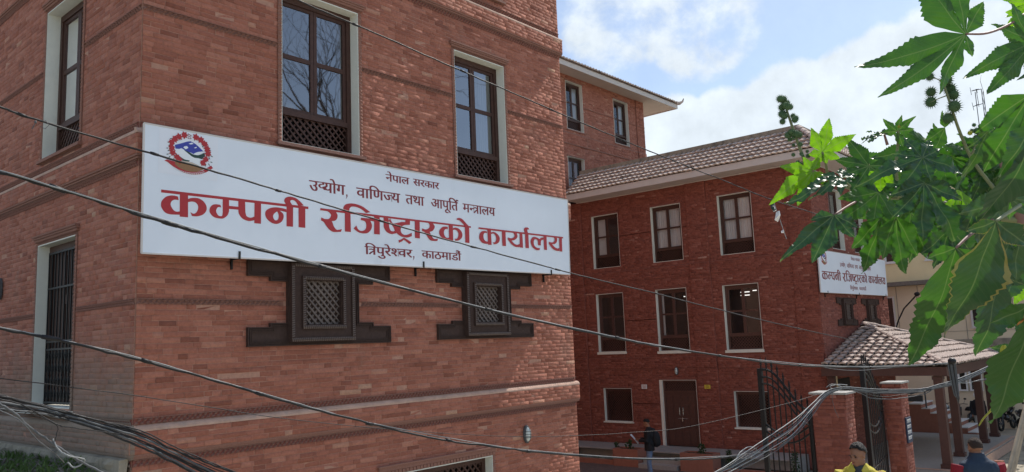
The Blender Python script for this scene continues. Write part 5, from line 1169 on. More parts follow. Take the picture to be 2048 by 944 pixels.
# ================================================================ people
def soft(o, vox, it=4):
    r = o.modifiers.new('r', 'REMESH'); r.mode = 'VOXEL'; r.voxel_size = vox; r.use_smooth_shade = True
    s = o.modifiers.new('s', 'SMOOTH'); s.factor = .5; s.iterations = it; return o
class Fig:
    def __init__(s, name, label, base, fwd, H, head_fwd=None, vox=.012, group=None):
        s.t = thing(name, label, 'person', base, group); s.b = Vector(base); s.k = H/1.75; f = Vector(fwd); f.z = 0; f.normalize(); s.f = f; s.l = Vector((-f.y, f.x, 0)); s.vox = vox
        h = Vector(head_fwd if head_fwd is not None else fwd).normalized(); s.hf = h; s.hl = Vector((0, 0, 1)).cross(h).normalized(); s.hu = h.cross(s.hl)
    def P(s, l, f, z): return s.b + (s.l*l + s.f*f + Vector((0, 0, 1))*z)*s.k
    def H(s, l, f, u): return s.hc + (s.hl*l + s.hf*f + s.hu*u)*s.k
    def torso(s, m, secs, n=16):
        vs = []; 
        for (z, w, d, fo) in secs:
            for j in range(n):
                a = 2*math.pi*j/n; c, q = math.cos(a), math.sin(a); e = .8
                vs.append(s.P(w*math.copysign(abs(c)**e, c), fo+d*math.copysign(abs(q)**e, q), z))
        k = len(secs); m.add(vs, [(i*n+j, i*n+(j+1) % n, (i+1)*n+(j+1) % n, (i+1)*n+j) for i in range(k-1) for j in range(n)]+[tuple(range(n)), tuple((k-1)*n+j for j in range(n))])
    def limb(s, m, pts, rs): m.tube([s.P(*p) for p in pts], [r*s.k for r in rs], 10); [m.ell(s.P(*p), r*s.k*.98, 8, 6) for p, r in zip(pts[1:-1], rs[1:-1])]
    def head(s, m, c):
        s.hc = s.P(*c); k = s.k; B = Matrix((s.hl, s.hf, s.hu)).transposed()
        m.ell(s.H(0, -.012, .035), (.074*k, .092*k, .083*k), 16, 12, B); m.ell(s.H(0, .018, -.035), (.058*k, .068*k, .078*k), 14, 10, B)
        m.ell(s.H(0, .052, -.088), (.028*k, .026*k, .024*k), 10, 8, B); m.ell(s.H(0, .080, .018), (.040*k, .016*k, .010*k), 10, 6, B)
        m.tube([s.H(0, .082, .012), s.H(0, .104, -.022), s.H(0, .088, -.034)], [.007*k, .015*k, .010*k], 8)
        m.ell(s.H(.036, .066, -.02), (.020*k, .016*k, .018*k), 8, 6, B); m.ell(s.H(-.036, .066, -.02), (.020*k, .016*k, .018*k), 8, 6, B)
        m.ell(s.H(0, .078, -.058), (.024*k, .012*k, .010*k), 8, 6, B)
        for q in (-1, 1): m.ell(s.H(.074*q, -.008, -.005), (.010*k, .020*k, .032*k), 8, 6, B)
        m.tube([s.H(0, -.02, -.04), s.P(c[0]*.5, c[1]*.3-.005, 1.46)], [.056*k, .062*k], 12)
    def face(s):
        k = s.k; B = Matrix((s.hl, s.hf, s.hu)).transposed()
        for q in (-1, 1):
            e = MB(); e.ell(s.H(.031*q, .078, .000), (.012*k, .007*k, .006*k), 8, 6, B); e.build('eye', 'hair', s.t, True)
            e = MB(); e.ell(s.H(.033*q, .088, .020), (.020*k, .006*k, .0045*k), 8, 6, B); e.build('eyebrow', 'hair', s.t, True)
        e = MB(); e.ell(s.H(0, .089, -.058), (.019*k, .005*k, .003*k), 8, 5, B); e.build('mouth', 'maroon', s.t, True)
    def hair(s, mat, th=.012, top=0, back=0, mz=None):
        k = s.k; B = Matrix((s.hl, s.hf, s.hu)).transposed(); m = MB(); n = 24; r = 12; vs = []; rs = random.Random(2)
        for i in range(r+1):
            for j in range(n):
                a = 2*math.pi*j/n; front = math.sin(a); lim = 1.05+(.75 if front < -.1 else 0)*min(1, -front*1.6) - (.0 if front < .3 else .12*front)+.28*(abs(math.cos(a))**2)*(front < .5)
                th_ = lim*i/r; q = noise.noise(Vector((a*3, th_*6, 1)))*.006
                R_ = Vector((.074+th, .092+th, .083+th+top*max(0, math.cos(th_))))
                vs.append(s.hc+k*(s.hl*((R_.x+q)*math.sin(th_)*math.cos(a)) + s.hf*(-.012+(R_.y+q)*math.sin(th_)*math.sin(a)) + s.hu*(.035+(R_.z+q*1.5)*math.cos(th_))))
        m.add(vs, [(i*n+j, i*n+(j+1) % n, (i+1)*n+(j+1) % n, (i+1)*n+j) for i in range(r) for j in range(n)]); m.build('hair', mat, s.t, True)
    def hand(s, m, w, d, n_, grip=.5):
        """w wrist point, d hand direction, n_ palm normal (all world)"""
        k = s.k; d = d.normalized(); n_ = (n_-d*n_.dot(d)).normalized(); q = d.cross(n_); B = Matrix((d, q, n_)).transposed()
        m.ell(w+d*.045*k, (.052*k, .040*k, .016*k), 10, 8, B)
        for i, (o_, L_) in enumerate(((-.028, .062), (-.010, .072), (.010, .068), (.028, .052))):
            p0 = w+d*.082*k+q*o_*k; p1 = p0+(d*(1-grip*.5)+n_*grip*.7).normalized()*L_*.5*k; p2 = p1+(d*(1-grip)+n_*(grip*1.3)).normalized()*L_*.5*k
            m.tube([p0, p1, p2], [.0095*k, .0085*k, .006*k], 6)
        t0 = w+d*.025*k-q*.034*k; m.tube([t0, t0+(d*.6-q*.7+n_*.3).normalized()*.034*k, t0+(d*.9-q*.5+n_*.7).normalized()*.064*k], [.012*k, .010*k, .007*k], 6)
def body(fg, arms, legs, headc, hands):
    m = MB()
    fg.torso(m, [(.90, .155, .105, 0), (1.0, .150, .10, 0), (1.10, .135, .095, .0), (1.28, .158, .11, .0), (1.40, .165, .095, -.01), (1.45, .09, .07, -.01), (1.48, .058, .056, -.005)])
    for a in arms: fg.limb(m, a, [.048, .038, .026])
    for l in legs: fg.limb(m, l, [.078, .052, .036]); x, y, z = l[-1]; fg.limb(m, [(x, y-.03, .05), (x, y+.10, .035)], [.036, .034])
    fg.head(m, headc)
    for w, d, n_, g in hands: fg.hand(m, w, d, n_, g)
    o = m.build('body', 'skin', fg.t, True); soft(o, fg.vox, 3); fg.face(); return o
def legs_of(fg, legs, mat, r=(.095, .07, .058), hem=.10):
    m = MB(); fg.torso(m, [(.84, .165, .115, 0), (.93, .172, .118, 0), (1.03, .150, .108, 0)])
    for l in legs:
        a, b, c = l; c2 = (c[0], c[1], hem); fg.limb(m, [a, b, c2], r)
    o = m.build('trousers', mat, fg.t, True); soft(o, fg.vox*1.1, 2)
    for l in legs:
        x, y, z = l[-1]; s = MB(); s.tube([fg.P(x, y-.07, .045), fg.P(x, y+.03, .055), fg.P(x, y+.12, .04), fg.P(x, y+.18, .03)], [.04, (.048), .042, .02], 8); s.build('shoe', 'shoe', fg.t, True)
def top_of(fg, arms, name, mat, slack=.022, z0=.86, sleeve=None, vox=None, parts=True):
    m = MB(); e = slack
    fg.torso(m, [(z0, .165+e, .115+e, 0), (1.0, .160+e, .112+e, 0), (1.12, .150+e, .108+e, 0), (1.28, .170+e, .118+e, 0), (1.39, .175+e, .102+e, -.01), (1.445, .135+e*.6, .082+e*.6, -.012), (1.475, .072+e*.4, .066+e*.4, -.01)])
    if sleeve != 'none':
        for a in arms: fg.limb(m, a, [.062+e*.5, .050+e*.5, .038+e*.4])
    o = m.build(name, mat, fg.t, True); soft(o, vox or fg.vox, 3)
    tx = bpy.data.textures.new('folds', 'CLOUDS'); tx.noise_scale = .11; tx.noise_depth = 2; d = o.modifiers.new('folds', 'DISPLACE'); d.texture = tx; d.strength = .03; d.mid_level = .5; return o
# 1 man with papers in the courtyard
b1 = at(1299, 890, 24.2); b1.z = .262; f1 = Vector((-.42, .9, 0))
g1 = Fig('person', 'person standing in the courtyard reading papers, black jacket, blue jeans, backpack', b1, f1, 1.84, Vector((-.42, .9, -.45)), .012)
arm1 = [[(.19, -.01, 1.40), (.23, .04, 1.13), (.12, .27, 1.14)], [(-.19, -.01, 1.40), (-.23, .04, 1.13), (-.10, .27, 1.15)]]
leg1 = [[(.085, 0, .90), (.10, .03, .49), (.10, -.02, .09)], [(-.085, 0, .90), (-.09, .05, .49), (-.10, .05, .09)]]
wl, wr = g1.P(.12, .27, 1.14), g1.P(-.10, .27, 1.15)
body(g1, arm1, leg1, (0, .045, 1.60), [(wl, g1.f*.8-g1.l*.3, Vector((0, 0, 1)), .6), (wr, g1.f*.8+g1.l*.2, Vector((0, 0, 1)), .6)])
legs_of(g1, leg1, 'jeans'); top_of(g1, arm1, 'jacket', 'jacket', .032, .84)
m = MB(); g1.torso(m, [(1.41, .085, .08, -.01), (1.47, .076, .07, -.005), (1.51, .072, .066, 0)]); m.build('collar', 'jacket', g1.t, True); g1.hair('hair', .012, .014)
bp = thing('backpack', 'black backpack worn by the man reading papers', 'backpack', g1.P(0, -.2, .95))
m = MB(); g = g1; m.ell(g.P(0, -.20, 1.16), (.15, .13, .25), 14, 10); m.ell(g.P(0, -.25, 1.08), (.10, .09, .14), 12, 8); o = m.build('bag', 'jacket', bp, True); soft(o, .014, 4)
for q in (-1, 1):
    m = MB(); m.tube([g.P(.1*q, -.18, 1.42), g.P(.12*q, -.03, 1.475), g.P(.13*q, .12, 1.38), g.P(.16*q, .10, 1.18), g.P(.16*q, -.12, 1.0)], [(.022, .012)]*5, 6); m.build('strap', 'jacket', bp, True)
pp = thing('paper_sheets', 'white paper sheets held open by the man in the black jacket', 'papers', g1.P(0, .42, 1.15))
for k in range(2):
    m = MB(); cx = g1.P(.0, .42+.004*k, 1.16+.006*k); ux = g1.l*.125; uy = (g1.f*.6+Vector((0, 0, .8-.1*k))).normalized()*.18
    m.add([cx-ux-uy, cx+ux-uy, cx+ux*1.02+Vector((0, 0, .015)), cx+ux+uy, cx-ux+uy, cx-ux*1.02+Vector((0, 0, .015))], [(0, 1, 2, 5), (5, 2, 3, 4)]); m.build('sheet', 'paper', pp)
# 2 man in yellow shirt
h2 = at(1714, 888, 9.6); b2_ = Vector((h2.x, h2.y, 1.28)); H2 = (h2.z-1.28)/.974
f2 = (-fw*.85-RT*.45); g2 = Fig('person', 'person in a mustard yellow shirt looking left in front of the gate pillar', b2_, f2, H2, (-fw*.50-RT*.9-Vector((0, 0, .12))), .009)
arm2 = [[(.19, -.01, 1.41), (.25, -.02, 1.12), (.24, .10, .88)], [(-.19, -.01, 1.41), (-.25, -.02, 1.12), (-.24, .10, .88)]]
leg2 = [[(.09, 0, .90), (.10, .02, .49), (.10, -.02, .09)], [(-.09, 0, .90), (-.10, .02, .49), (-.11, .02, .09)]]
body(g2, arm2, leg2, (0, .03, 1.585), [(g2.P(.24, .10, .88), Vector((0, 0, -1)), g2.f, .35), (g2.P(-.24, .10, .88), Vector((0, 0, -1)), g2.f, .35)])
legs_of(g2, leg2, 'trouser'); top_of(g2, [[a[0], a[1], (a[2][0]*.98, a[2][1]*.9, .93)] for a in arm2], 'shirt', 'shirt', .022, .84, vox=.01); g2.hair('hair', .013, .016)
m = MB(); g2.torso(m, [(1.40, .070, .112, .012), (1.46, .060, .080, .008), (1.485, .062, .068, .0)]); m.build('undershirt', 'under', g2.t, True)
for q in (-1, 1):
    m = MB(); m.add([g2.P(.075*q, -.03, 1.50), g2.P(.070*q, .045, 1.50), g2.P(.030*q, .105, 1.44), g2.P(.060*q, .125, 1.385), g2.P(.115*q, .085, 1.435), g2.P(.105*q, -.03, 1.465)], [(0, 1, 5), (1, 4, 5), (1, 2, 4), (2, 3, 4)])
    o = m.build('shirt_collar', 'shirt', g2.t); s_ = o.modifiers.new('t', 'SOLIDIFY'); s_.thickness = .006
# 3 man in vest
h3 = at(1949, 876, 10.0); b3 = Vector((h3.x, h3.y, 1.28)); H3 = (h3.z-1.28)/.972
g3 = Fig('person', 'person seen from behind with cropped hair, navy vest over dark red sleeves', b3, fw+RT*.1, H3, fw+RT*.05-Vector((0, 0, .1)), .009)
arm3 = [[(.215, -.01, 1.40), (.285, -.02, 1.12), (.25, .10, .88)], [(-.215, -.01, 1.40), (-.285, -.02, 1.12), (-.25, .10, .88)]]
body(g3, arm3, leg2, (0, .02, 1.585), [(g3.P(.25, .10, .88), Vector((0, 0, -1)), g3.f, .35), (g3.P(-.25, .10, .88), Vector((0, 0, -1)), g3.f, .35)])
legs_of(g3, leg2, 'trouser')
m = MB()
for a in arm3: g3.limb(m, [a[0], a[1], a[2]], [.085, .066, .045])
g3.torso(m, [(.9, .17, .12, 0), (1.3, .19, .125, 0), (1.40, .20, .10, -.01), (1.46, .10, .08, -.01)])
o = m.build('sweater', 'sleeve', g3.t, True); soft(o, .01, 3)
m = MB(); g3.torso(m, [(.84, .215, .155, 0), (1.0, .205, .15, 0), (1.15, .21, .152, 0), (1.28, .222, .155, -.005), (1.37, .225, .135, -.015), (1.425, .195, .11, -.02), (1.46, .12, .09, -.015), (1.50, .082, .078, -.01), (1.535, .078, .075, -.01)])
o = m.build('vest', 'vest', g3.t, True); soft(o, .01, 4); g3.hair('hair2', .003, .0)
# 4 person behind porch posts
p4 = onz(1963, 873, .30); g4 = Fig('person', 'person in pale helmet and light trousers, half hidden behind the far porch posts', p4, Vector((-.9, -.3, 0)), 1.66, None, .02)
body(g4, arm2, leg2, (0, .02, 1.61), [(g4.P(.24, .10, .88), Vector((0, 0, -1)), g4.f, .35), (g4.P(-.24, .10, .88), Vector((0, 0, -1)), g4.f, .35)]); legs_of(g4, leg2, 'trouser'); top_of(g4, arm2, 'jacket', 'jacket', .03, .84)
m = MB(); m.ell(g4.hc+Vector((0, 0, .035)), (.125, .125, .12), 14, 10); m.build('helmet', 'white', g4.t, True)
# ================================================================ motorcycles
def bike(label, p, ang, bodymat, scooter=False):
    t = thing('motorcycle', label, 'motorcycle', p, 'motorcycles parked by the cream building'); B = Matrix.Rotation(ang, 3, 'Z'); P_ = lambda x, y, z: Vector(p)+B @ Vector((x, y, z))
    for wx in (-.62, .64):
        w_ = MB(); n = 20; R0, r = .255, .05; vs = []
        for i in range(n):
            a = 2*math.pi*i/n
            for j in range(8):
                b = 2*math.pi*j/8; vs.append(P_(wx+(R0+r*math.cos(b))*math.cos(a), r*math.sin(b), .305+(R0+r*math.cos(b))*math.sin(a)))
        w_.add(vs, [(i*8+j, ((i+1) % n)*8+j, ((i+1) % n)*8+(j+1) % 8, i*8+(j+1) % 8) for i in range(n) for j in range(8)]); wo = w_.build('wheel', 'tyre', t, True)
        s = MB()
        for k in range(6): a = k*math.pi/3; s.tube([P_(wx, 0, .305), P_(wx+.22*math.cos(a), 0, .305+.22*math.sin(a))], .012, 5)
        s.tube([P_(wx, -.06, .305), P_(wx, .06, .305)], .04, 8); s.build('rim', 'grey_cable', wo)
    m = MB()
    if scooter:
        m.tube([P_(.55, 0, .42), P_(.50, 0, .62), P_(.43, 0, .92)], [(.05, .12), (.05, .16), (.05, .13)], 10); m.tube([P_(.40, 0, .30), P_(.0, 0, .27), P_(-.15, 0, .45), (P_(-.45, 0, .62)), P_(-.78, 0, .70)], [(.04, .15), (.05, .16), (.14, .17), (.13, .15), (.05, .08)], 10)
    else:
        m.tube([P_(.28, 0, .70), P_(.15, 0, .82), P_(-.08, 0, .80), P_(-.2, 0, .72)], [(.06, .09), (.12, .14), (.10, .13), (.04, .08)], 10); m.tube([P_(-.35, 0, .66), P_(-.7, 0, .76), P_(-.92, 0, .84)], [(.08, .11), (.07, .10), (.02, .05)], 10)
        m.tube([P_(.1, 0, .52), P_(-.2, 0, .50)], [(.16, .12), (.14, .12)], 8)
    o = m.build('body', bodymat, t, True)
    m = MB(); m.tube([P_(.05, 0, .80), P_(-.2, 0, .79), P_(-.5, 0, .83), P_(-.72, 0, .86)], [(.03, .10), (.05, .13), (.05, .13), (.02, .08)], 10); m.build('seat', 'tyre', t, True)
    m = MB(); m.tube([P_(.64, .07, .305), P_(.50, .07, .70), P_(.42, .06, .98)], .02, 6); m.tube([P_(.64, -.07, .305), P_(.50, -.07, .70), P_(.42, -.06, .98)], .02, 6); m.build('front_fork', 'grey_cable', t)
    m = MB(); m.tube([P_(.30, .34, 1.02), P_(.40, .2, 1.04), P_(.43, 0, 1.0), P_(.40, -.2, 1.04), P_(.30, -.34, 1.02)], .014, 6); m.build('handlebar', 'iron', t)
    for q in (-1, 1): m = MB(); m.tube([P_(.38, .22*q, 1.04), P_(.36, .28*q, 1.20)], .007, 4); m.ell(P_(.36, .29*q, 1.24), (.02, .06, .04), 8, 6); m.build('mirror', 'iron', t, True)
    m = MB(); m.ell(P_(.50, 0, .90), (.09, .09, .09), 10, 8); m.build('headlight', 'lampglass', t, True)
    m = MB(); m.tube([P_(.82, 0, .52), P_(.66, 0, .64), P_(.45, 0, .58)], [(.015, .06)]*3, 6); m.tube([P_(-.4, -.12, .28), P_(-.8, -.15, .36)], [.03, .045], 8); m.build('mudguard_and_exhaust', 'iron', t)
    return t
bike('blue and black motorcycle, nearest the stair, leftmost of the parked ones', tuple(onz(1896, 853, .26)), R(195), 'bikeblue')
bike('black scooter with a long dark seat between the second and third porch posts', tuple(onz(1938, 856, .26)), R(150), 'bikeblack', True)
bike('black motorcycle right of the porch posts against the cream wall', tuple(onz(2016, 860, .26)), R(170), 'bikeblack')
bike('dark motorcycle at the right edge of the photo, half behind the big hanging leaf', tuple(onz(2062, 872, .35)), R(215), 'bikeblack')
# ================================================================ cables
def cable(label, pts, r, mat='black', group='overhead cables', seg=8, name='cable', sag=None):
    P = [at(*p) for p in pts]; n = len(P); out_ = []
    for i in range(n-1):
        p0 = P[i-1] if i else P[0]*2-P[1]; p1, p2 = P[i], P[i+1]; p3 = P[i+2] if i+2 < n else P[-1]*2-P[-2]
        for j in range(seg):
            t = j/seg; out_.append(.5*((2*p1)+(-p0+p2)*t+(2*p0-5*p1+4*p2-p3)*t*t+(-p0+3*p1-3*p2+p3)*t**3))
    out_.append(P[-1]); rj = random.Random(len(label)); r0 = r[0] if isinstance(r, list) else r
    out_ = [p+Vector((rj.uniform(-1, 1), rj.uniform(-1, 1), rj.uniform(-1, 1)))*r0*.35 for p in out_]; r = [q*.82*rj.uniform(.9, 1.12) for q in (r if isinstance(r, list) else [r]*len(out_))]
    m = MB(); m.tube(out_, r, 7); o = m.build(name, mat, None, True); tag(o, label, 'cable', group)
    if r0 > .008:
        for k in range(3, len(out_)-2, 11):
            t = MB(); d = (out_[k+1]-out_[k]).normalized(); t.tube([out_[k]-d*.03, out_[k], out_[k]+d*rj.uniform(.02, .06)], [r0*1.15, r0*1.35, r0*1.1], 7); t.build('tape_wrap', 'black', o, True)
    return o
cable('thick black cable from mid left edge, crossing the lower left of the big sign', [(-80, 327, 3.9), (0, 345, 4.0), (150, 387, 4.2), (310, 439, 4.4), (519, 499, 4.9), (766.5, 566, 5.7), (1002, 626, 6.5), (1200, 669, 7.2), (1326, 694, 7.8), (1500, 720, 8.8), (1600, 731, 9.6), (1705, 735, 10.3), (1800, 733, 10.9), (1895, 728, 11.6)], .0112)
cable('thin companion wire lashed along the thick middle cable', [(-80, 323, 3.95), (0, 341, 4.0), (310, 435, 4.4), (519, 495.5, 4.9), (766.5, 563.5, 5.7), (1002, 623.5, 6.5), (1200, 667, 7.2), (1326, 692, 7.8), (1500, 718, 8.8), (1705, 733, 10.3), (1895, 726, 11.6)], .0045, 'pale_cable')
cable('black cable crossing the emblem and the red lettering of the big sign', [(-80, 189, 4.6), (0, 213, 4.8), (72, 239, 4.95), (283, 301, 5.5), (480, 358, 6.0), (630, 403, 6.6), (780, 447, 7.3), (900, 481, 7.9), (1082, 530, 8.8), (1142, 546, 9.1), (1312, 587, 10.4), (1523, 640, 12), (1700, 679, 14), (1790, 697, 15.5)], [.0085]*(8*13+1))
cable('black cable from the left edge falling across the bricks to the lower middle', [(-60, 645, 3.7), (0, 657, 3.8), (130, 683, 4.0), (272, 718, 4.3), (440, 764, 4.7), (600, 811, 5.0), (757, 851, 5.5), (870, 877, 5.9), (983, 893, 6.2), (1100, 906.5, 6.7), (1200, 914.5, 7.1), (1321, 919, 7.6), (1400, 918, 8), (1478, 913, 8.4)], .0095)
cable('grey wire twisted along the lower black cable', [(-60, 641, 3.72), (0, 654, 3.8), (130, 681, 4.0), (272, 714, 4.3), (440, 762, 4.7), (600, 808, 5.0), (757, 849, 5.5), (983, 890.5, 6.2), (1100, 904, 6.7), (1200, 912, 7.1), (1321, 917, 7.6), (1478, 911, 8.4)], .0035, 'pale_cable')
cable('hair thin wire low across the bricks, running up to the left gate pillar', [(-60, 750, 4.6), (0, 757, 4.7), (277, 792, 5.3), (600, 841, 6.3), (880, 866, 7.4), (1042, 873, 8.2), (1156, 871, 8.8), (1260, 865, 9.4), (1382, 852.6, 10.1), (1570, 808, 11.2), (1641, 787, 11.7)], .0036)
cable('light topped cable descending from the top edge across the two upper windows', [(480, -60, 6.2), (596, 0, 6.6), (750, 66, 7.1), (907, 135, 7.8), (1040, 192, 8.4), (1160, 244, 9.0), (1260, 286, 9.7), (1361, 327, 10.4), (1450, 362, 11.2), (1548, 401, 12), (1655, 434, 13), (1760, 462, 14)], .0085)
rs = random.Random(31)
la = ['topmost', 'second', 'third', 'fourth', 'fifth', 'sixth', 'seventh', 'eighth', 'ninth', 'lowest']
for i in range(10):
    f = i/9; o0 = 38*f**1.2-2; o1 = 34*f; o2 = 42*f
    j = lambda s=2: rs.uniform(-s, s)
    cable('%s cable of the loose bundle at the lower left corner' % la[i], [(-60, 781+o0+j(), 3.3), (0, 793+o0*.8+j(), 3.4), (90, 812+o1*.5+j(), 3.6), (190, 838+o1*.55+j(), 3.8), (280, 862+o1*.9+j(), 4.0), (345, 893+o2*.7+j(), 4.15), (420, 925+o2*.9+j(), 4.3), (520, 962+o2+j(), 4.5)], rs.choice((.003, .004, .005, .0065)), rs.choice(('black', 'black', 'black', 'grey_cable', 'grey_cable')), 'bundle of cables at the lower left')
for i, (pts, r, mt, lb) in enumerate(([[(-40, 785, 3.2), (0, 808, 3.25), (30, 828, 3.3), (58, 853, 3.4), (109, 889, 3.5), (160, 922, 3.6), (240, 962, 3.7)], .0065, 'grey_cable', 'thick grey cable splitting off the bundle downwards at the left'],
        [[(-20, 795, 3.25), (40, 808, 3.35), (85, 833, 3.45), (120, 851, 3.5), (150, 856, 3.6), (240, 868, 3.9)], .0035, 'black', 'thin black wire looping under the bundle by the window sill'],
        [[(-20, 812, 3.2), (20, 830, 3.25), (45, 845, 3.3), (75, 880, 3.4), (108, 905, 3.5), (128, 925, 3.6)], .003, 'grey_cable', 'thin grey wire dropping to the weeds at the far left'],
        [[(48, 828, 3.35), (60, 826, 3.35), (112, 850, 3.5), (113, 868, 3.5), (110, 883, 3.5)], .002, 'black', 'short dark wire hanging down over the pale ledge'],
        [[(105, 878, 3.5), (118, 900, 3.5), (140, 912, 3.5), (170, 920, 3.6), (150, 935, 3.6), (135, 925, 3.6)], .004, 'pale_cable', 'pale wire curl above the dry twigs at the lower left'])):
    cable(lb, pts, r, mt, 'stray wires at the lower left')
# bundle over the gate pillar
lb2 = ['uppermost', 'second', 'third', 'fourth', 'fifth', 'sixth', 'seventh', 'lowest']
for i in range(8):
    o = i*6.6; j = lambda s=2.2: rs.uniform(-s, s)
    pts = [(1400-i*6, 960+o*.2, 7.6), (1448+j(), 935+o*.35, 8.0), (1495+j(), 903+o*.62, 8.4), (1545+j(), 868+o*.8+j(3), 8.9), (1590+j(), 838+o*.75+j(3), 9.5), (1625+j(), 806+o*.5+j(), 10.1), (1655, 781+o*.22, 10.6), (1690, 773.5+o*.10, 10.9), (1721, 776+o*.16, 11.1), (1770+j(.6), 778.5+o*.2, 11.3), (1840, 777+o*.16+j(.6), 11.6), (1872, 770+o*.16, 11.7), (1906, 761+o*.2, 11.9), (1945, 746+o*.2+j(.6), 12.2), (1985, 728+o*.22+j(.6), 12.6), (2040, 705+o*.3, 13), (2090, 685+o*.4, 13.4)]
    cable('%s line of the cable bundle sagging over the left gate pillar' % lb2[i], pts, rs.choice((.0048, .006, .0075)), ('pale_cable', 'black', 'grey_cable', 'pale_cable', 'black', 'pale_cable', 'black', 'grey_cable')[i], 'bundle of cables over the gate', 5)
for pts, r, mt, lb in (([(1706, 781, 10.95), (1725, 788, 11.1), (1742, 796, 11.2), (1777, 798, 11.35), (1812, 795, 11.5), (1850, 787, 11.6), (1870, 776, 11.7), (1895, 766, 11.8)], .007, 'grey_cable', 'slack grey wire hanging below the bundle between the gate pillars'),
        ([(1700, 776, 10.95), (1720, 784, 11.1), (1760, 793, 11.3), (1800, 790, 11.45), (1850, 782, 11.6), (1900, 767, 11.9), (1960, 762, 12.3), (2000, 757, 12.7)], .005, 'black', 'slack black wire under the bundle right of the gate'),
        ([(1906, 764, 11.9), (1935, 766, 12.1), (1957, 760, 12.3), (1985, 757, 12.5), (2050, 752, 13)], .006, 'pale_cable', 'pale wire running nearly level to the right below the porch beam'),
        ([(1462, 944, 8.1), (1470, 925, 8.2), (1480, 905, 8.3), (1500, 893, 8.5), (1515, 902, 8.6), (1500, 915, 8.5), (1475, 918, 8.3)], .006, 'pale_cable', 'pale cable loop in the tangle left of the gate'),
        ([(1440, 916, 8.2), (1475, 910, 8.35), (1520, 905, 8.7), (1560, 893, 9.1), (1590, 868, 9.5), (1615, 838, 9.9)], .005, 'grey_cable', 'slack grey wire drooping beneath the sloping bundle'),
        ([(1476, 905, 8.35), (1478, 930, 8.35), (1480, 950, 8.35)], .003, 'black', 'short dark wire end hanging from the tangle'),
        ([(1664, 778, 10.75), (1665, 800, 10.75), (1670, 820, 10.72), (1677, 835, 10.72)], .004, 'grey_cable', 'wire end dangling down the face of the left gate pillar'),
        ([(1652, 775, 10.7), (1664, 768, 10.7), (1684, 774, 10.8), (1672, 780, 10.8), (1660, 773, 10.7), (1676, 769, 10.8), (1695, 770, 10.9)], .006, 'pale_cable', 'curl of pale cable on top of the left pillar cap'),
        ([(1600, 727, 11), (1700, 741, 12), (1790, 735, 13), (1850, 731, 13.5), (1903, 724, 14)], .005, 'grey_cable', 'thin wire along the porch eave to the hanging coil')):
    cable(lb, pts, r, mt, 'stray wires by the gate', 6)
co = thing('cable_coil', 'grey hank of coiled cable hanging in front of the porch beam corner', 'cable coil', at(1908, 760, 11.9))
for i in range(7):
    m = MB(); x = (i-3)*2.4; m.tube([at(1903+x*.4, 716, 11.9), at(1903+x, 727, 11.88+i*.006), at(1908+x*.95, 760, 11.88+i*.006), at(1913+x*.6, 790, 11.9), at(1917+x*.25, 806-abs(x)*1.2, 11.9)], .009, 6); m.build('coil_strand', ('grey_cable', 'black', 'grey_cable')[i % 3], co, True)
m = MB(); m.ell(at(1904, 722, 11.86), (.06, .06, .05), 8, 6); m.build('clamp', 'black', co, True)
cl = thing('cable_clamp', 'small glass and metal clamp with wire tails on the upper left cable', 'clamp', at(72, 245, 4.9))
m = MB(); m.ell(at(71, 244, 4.93), (.008, .008, .011), 8, 6); m.build('clamp_body', 'grey_cable', cl, True)
m = MB(); m.tube([at(78, 240, 4.93), at(92, 242, 4.93), at(98, 250, 4.93), at(90, 258, 4.93), at(80, 252, 4.93)], .0018, 5); m.tube([at(70, 248, 4.93), at(64, 258, 4.93)], .003, 5); m.build('wire_tail', 'grey_cable', cl)
# torn kite
kt = thing('torn_kite', 'torn white and green kite scrap hanging by its string from the upper cable', 'kite', at(1553, 430, 11.9))
m = MB(); m.tube([at(1547, 402, 11.98), at(1552, 418, 11.9), at(1560, 440, 11.9), at(1566, 458, 11.9), at(1573, 478, 11.9)], .006, 4); m.build('string', 'pale_cable', kt)
def scrap(q, mat, nm):
    m = MB(); vs = [at(x, y, 11.9+random.uniform(-.06, .06)) for x, y in q]; c = sum(vs, Vector())/len(vs)+fw*-.05; m.add([c]+vs, [(0, i+1, (i+1) % len(vs)+1) for i in range(len(vs))]); m.build(nm, mat, kt)
scrap([(1541, 411), (1546, 405), (1552, 419), (1548, 423), (1542, 417)], 'mgreen', 'kite_scrap'); scrap([(1542, 413), (1548, 411), (1553, 421), (1547, 424)], 'paper', 'kite_scrap'); scrap([(1552, 424), (1559, 421), (1561, 430), (1556, 444), (1549, 440), (1551, 432)], 'paper', 'kite_scrap'); scrap([(1562, 462), (1567, 459), (1568, 466), (1563, 466)], 'paper', 'kite_scrap')
for i, (a, b) in enumerate((((2050, 820, 7.8), (2017, 948, 7.4)), ((2052, 830, 8.0), (2030, 925, 7.8)))):
    t = thing('bamboo_pole', ['thin pale pole leaning at the lower right corner, the longer one', 'short pale pole leaning at the lower right corner behind the longer one'][i], 'pole', at(*b), 'poles at the lower right'); m = MB()
    A_, B_ = at(*a), at(*b); d_ = (B_-A_).normalized(); m.tube([A_-d_*.6, A_, B_, B_+d_*(.9)], .022, 7); m.build('cane', 'bamboo', t, True)
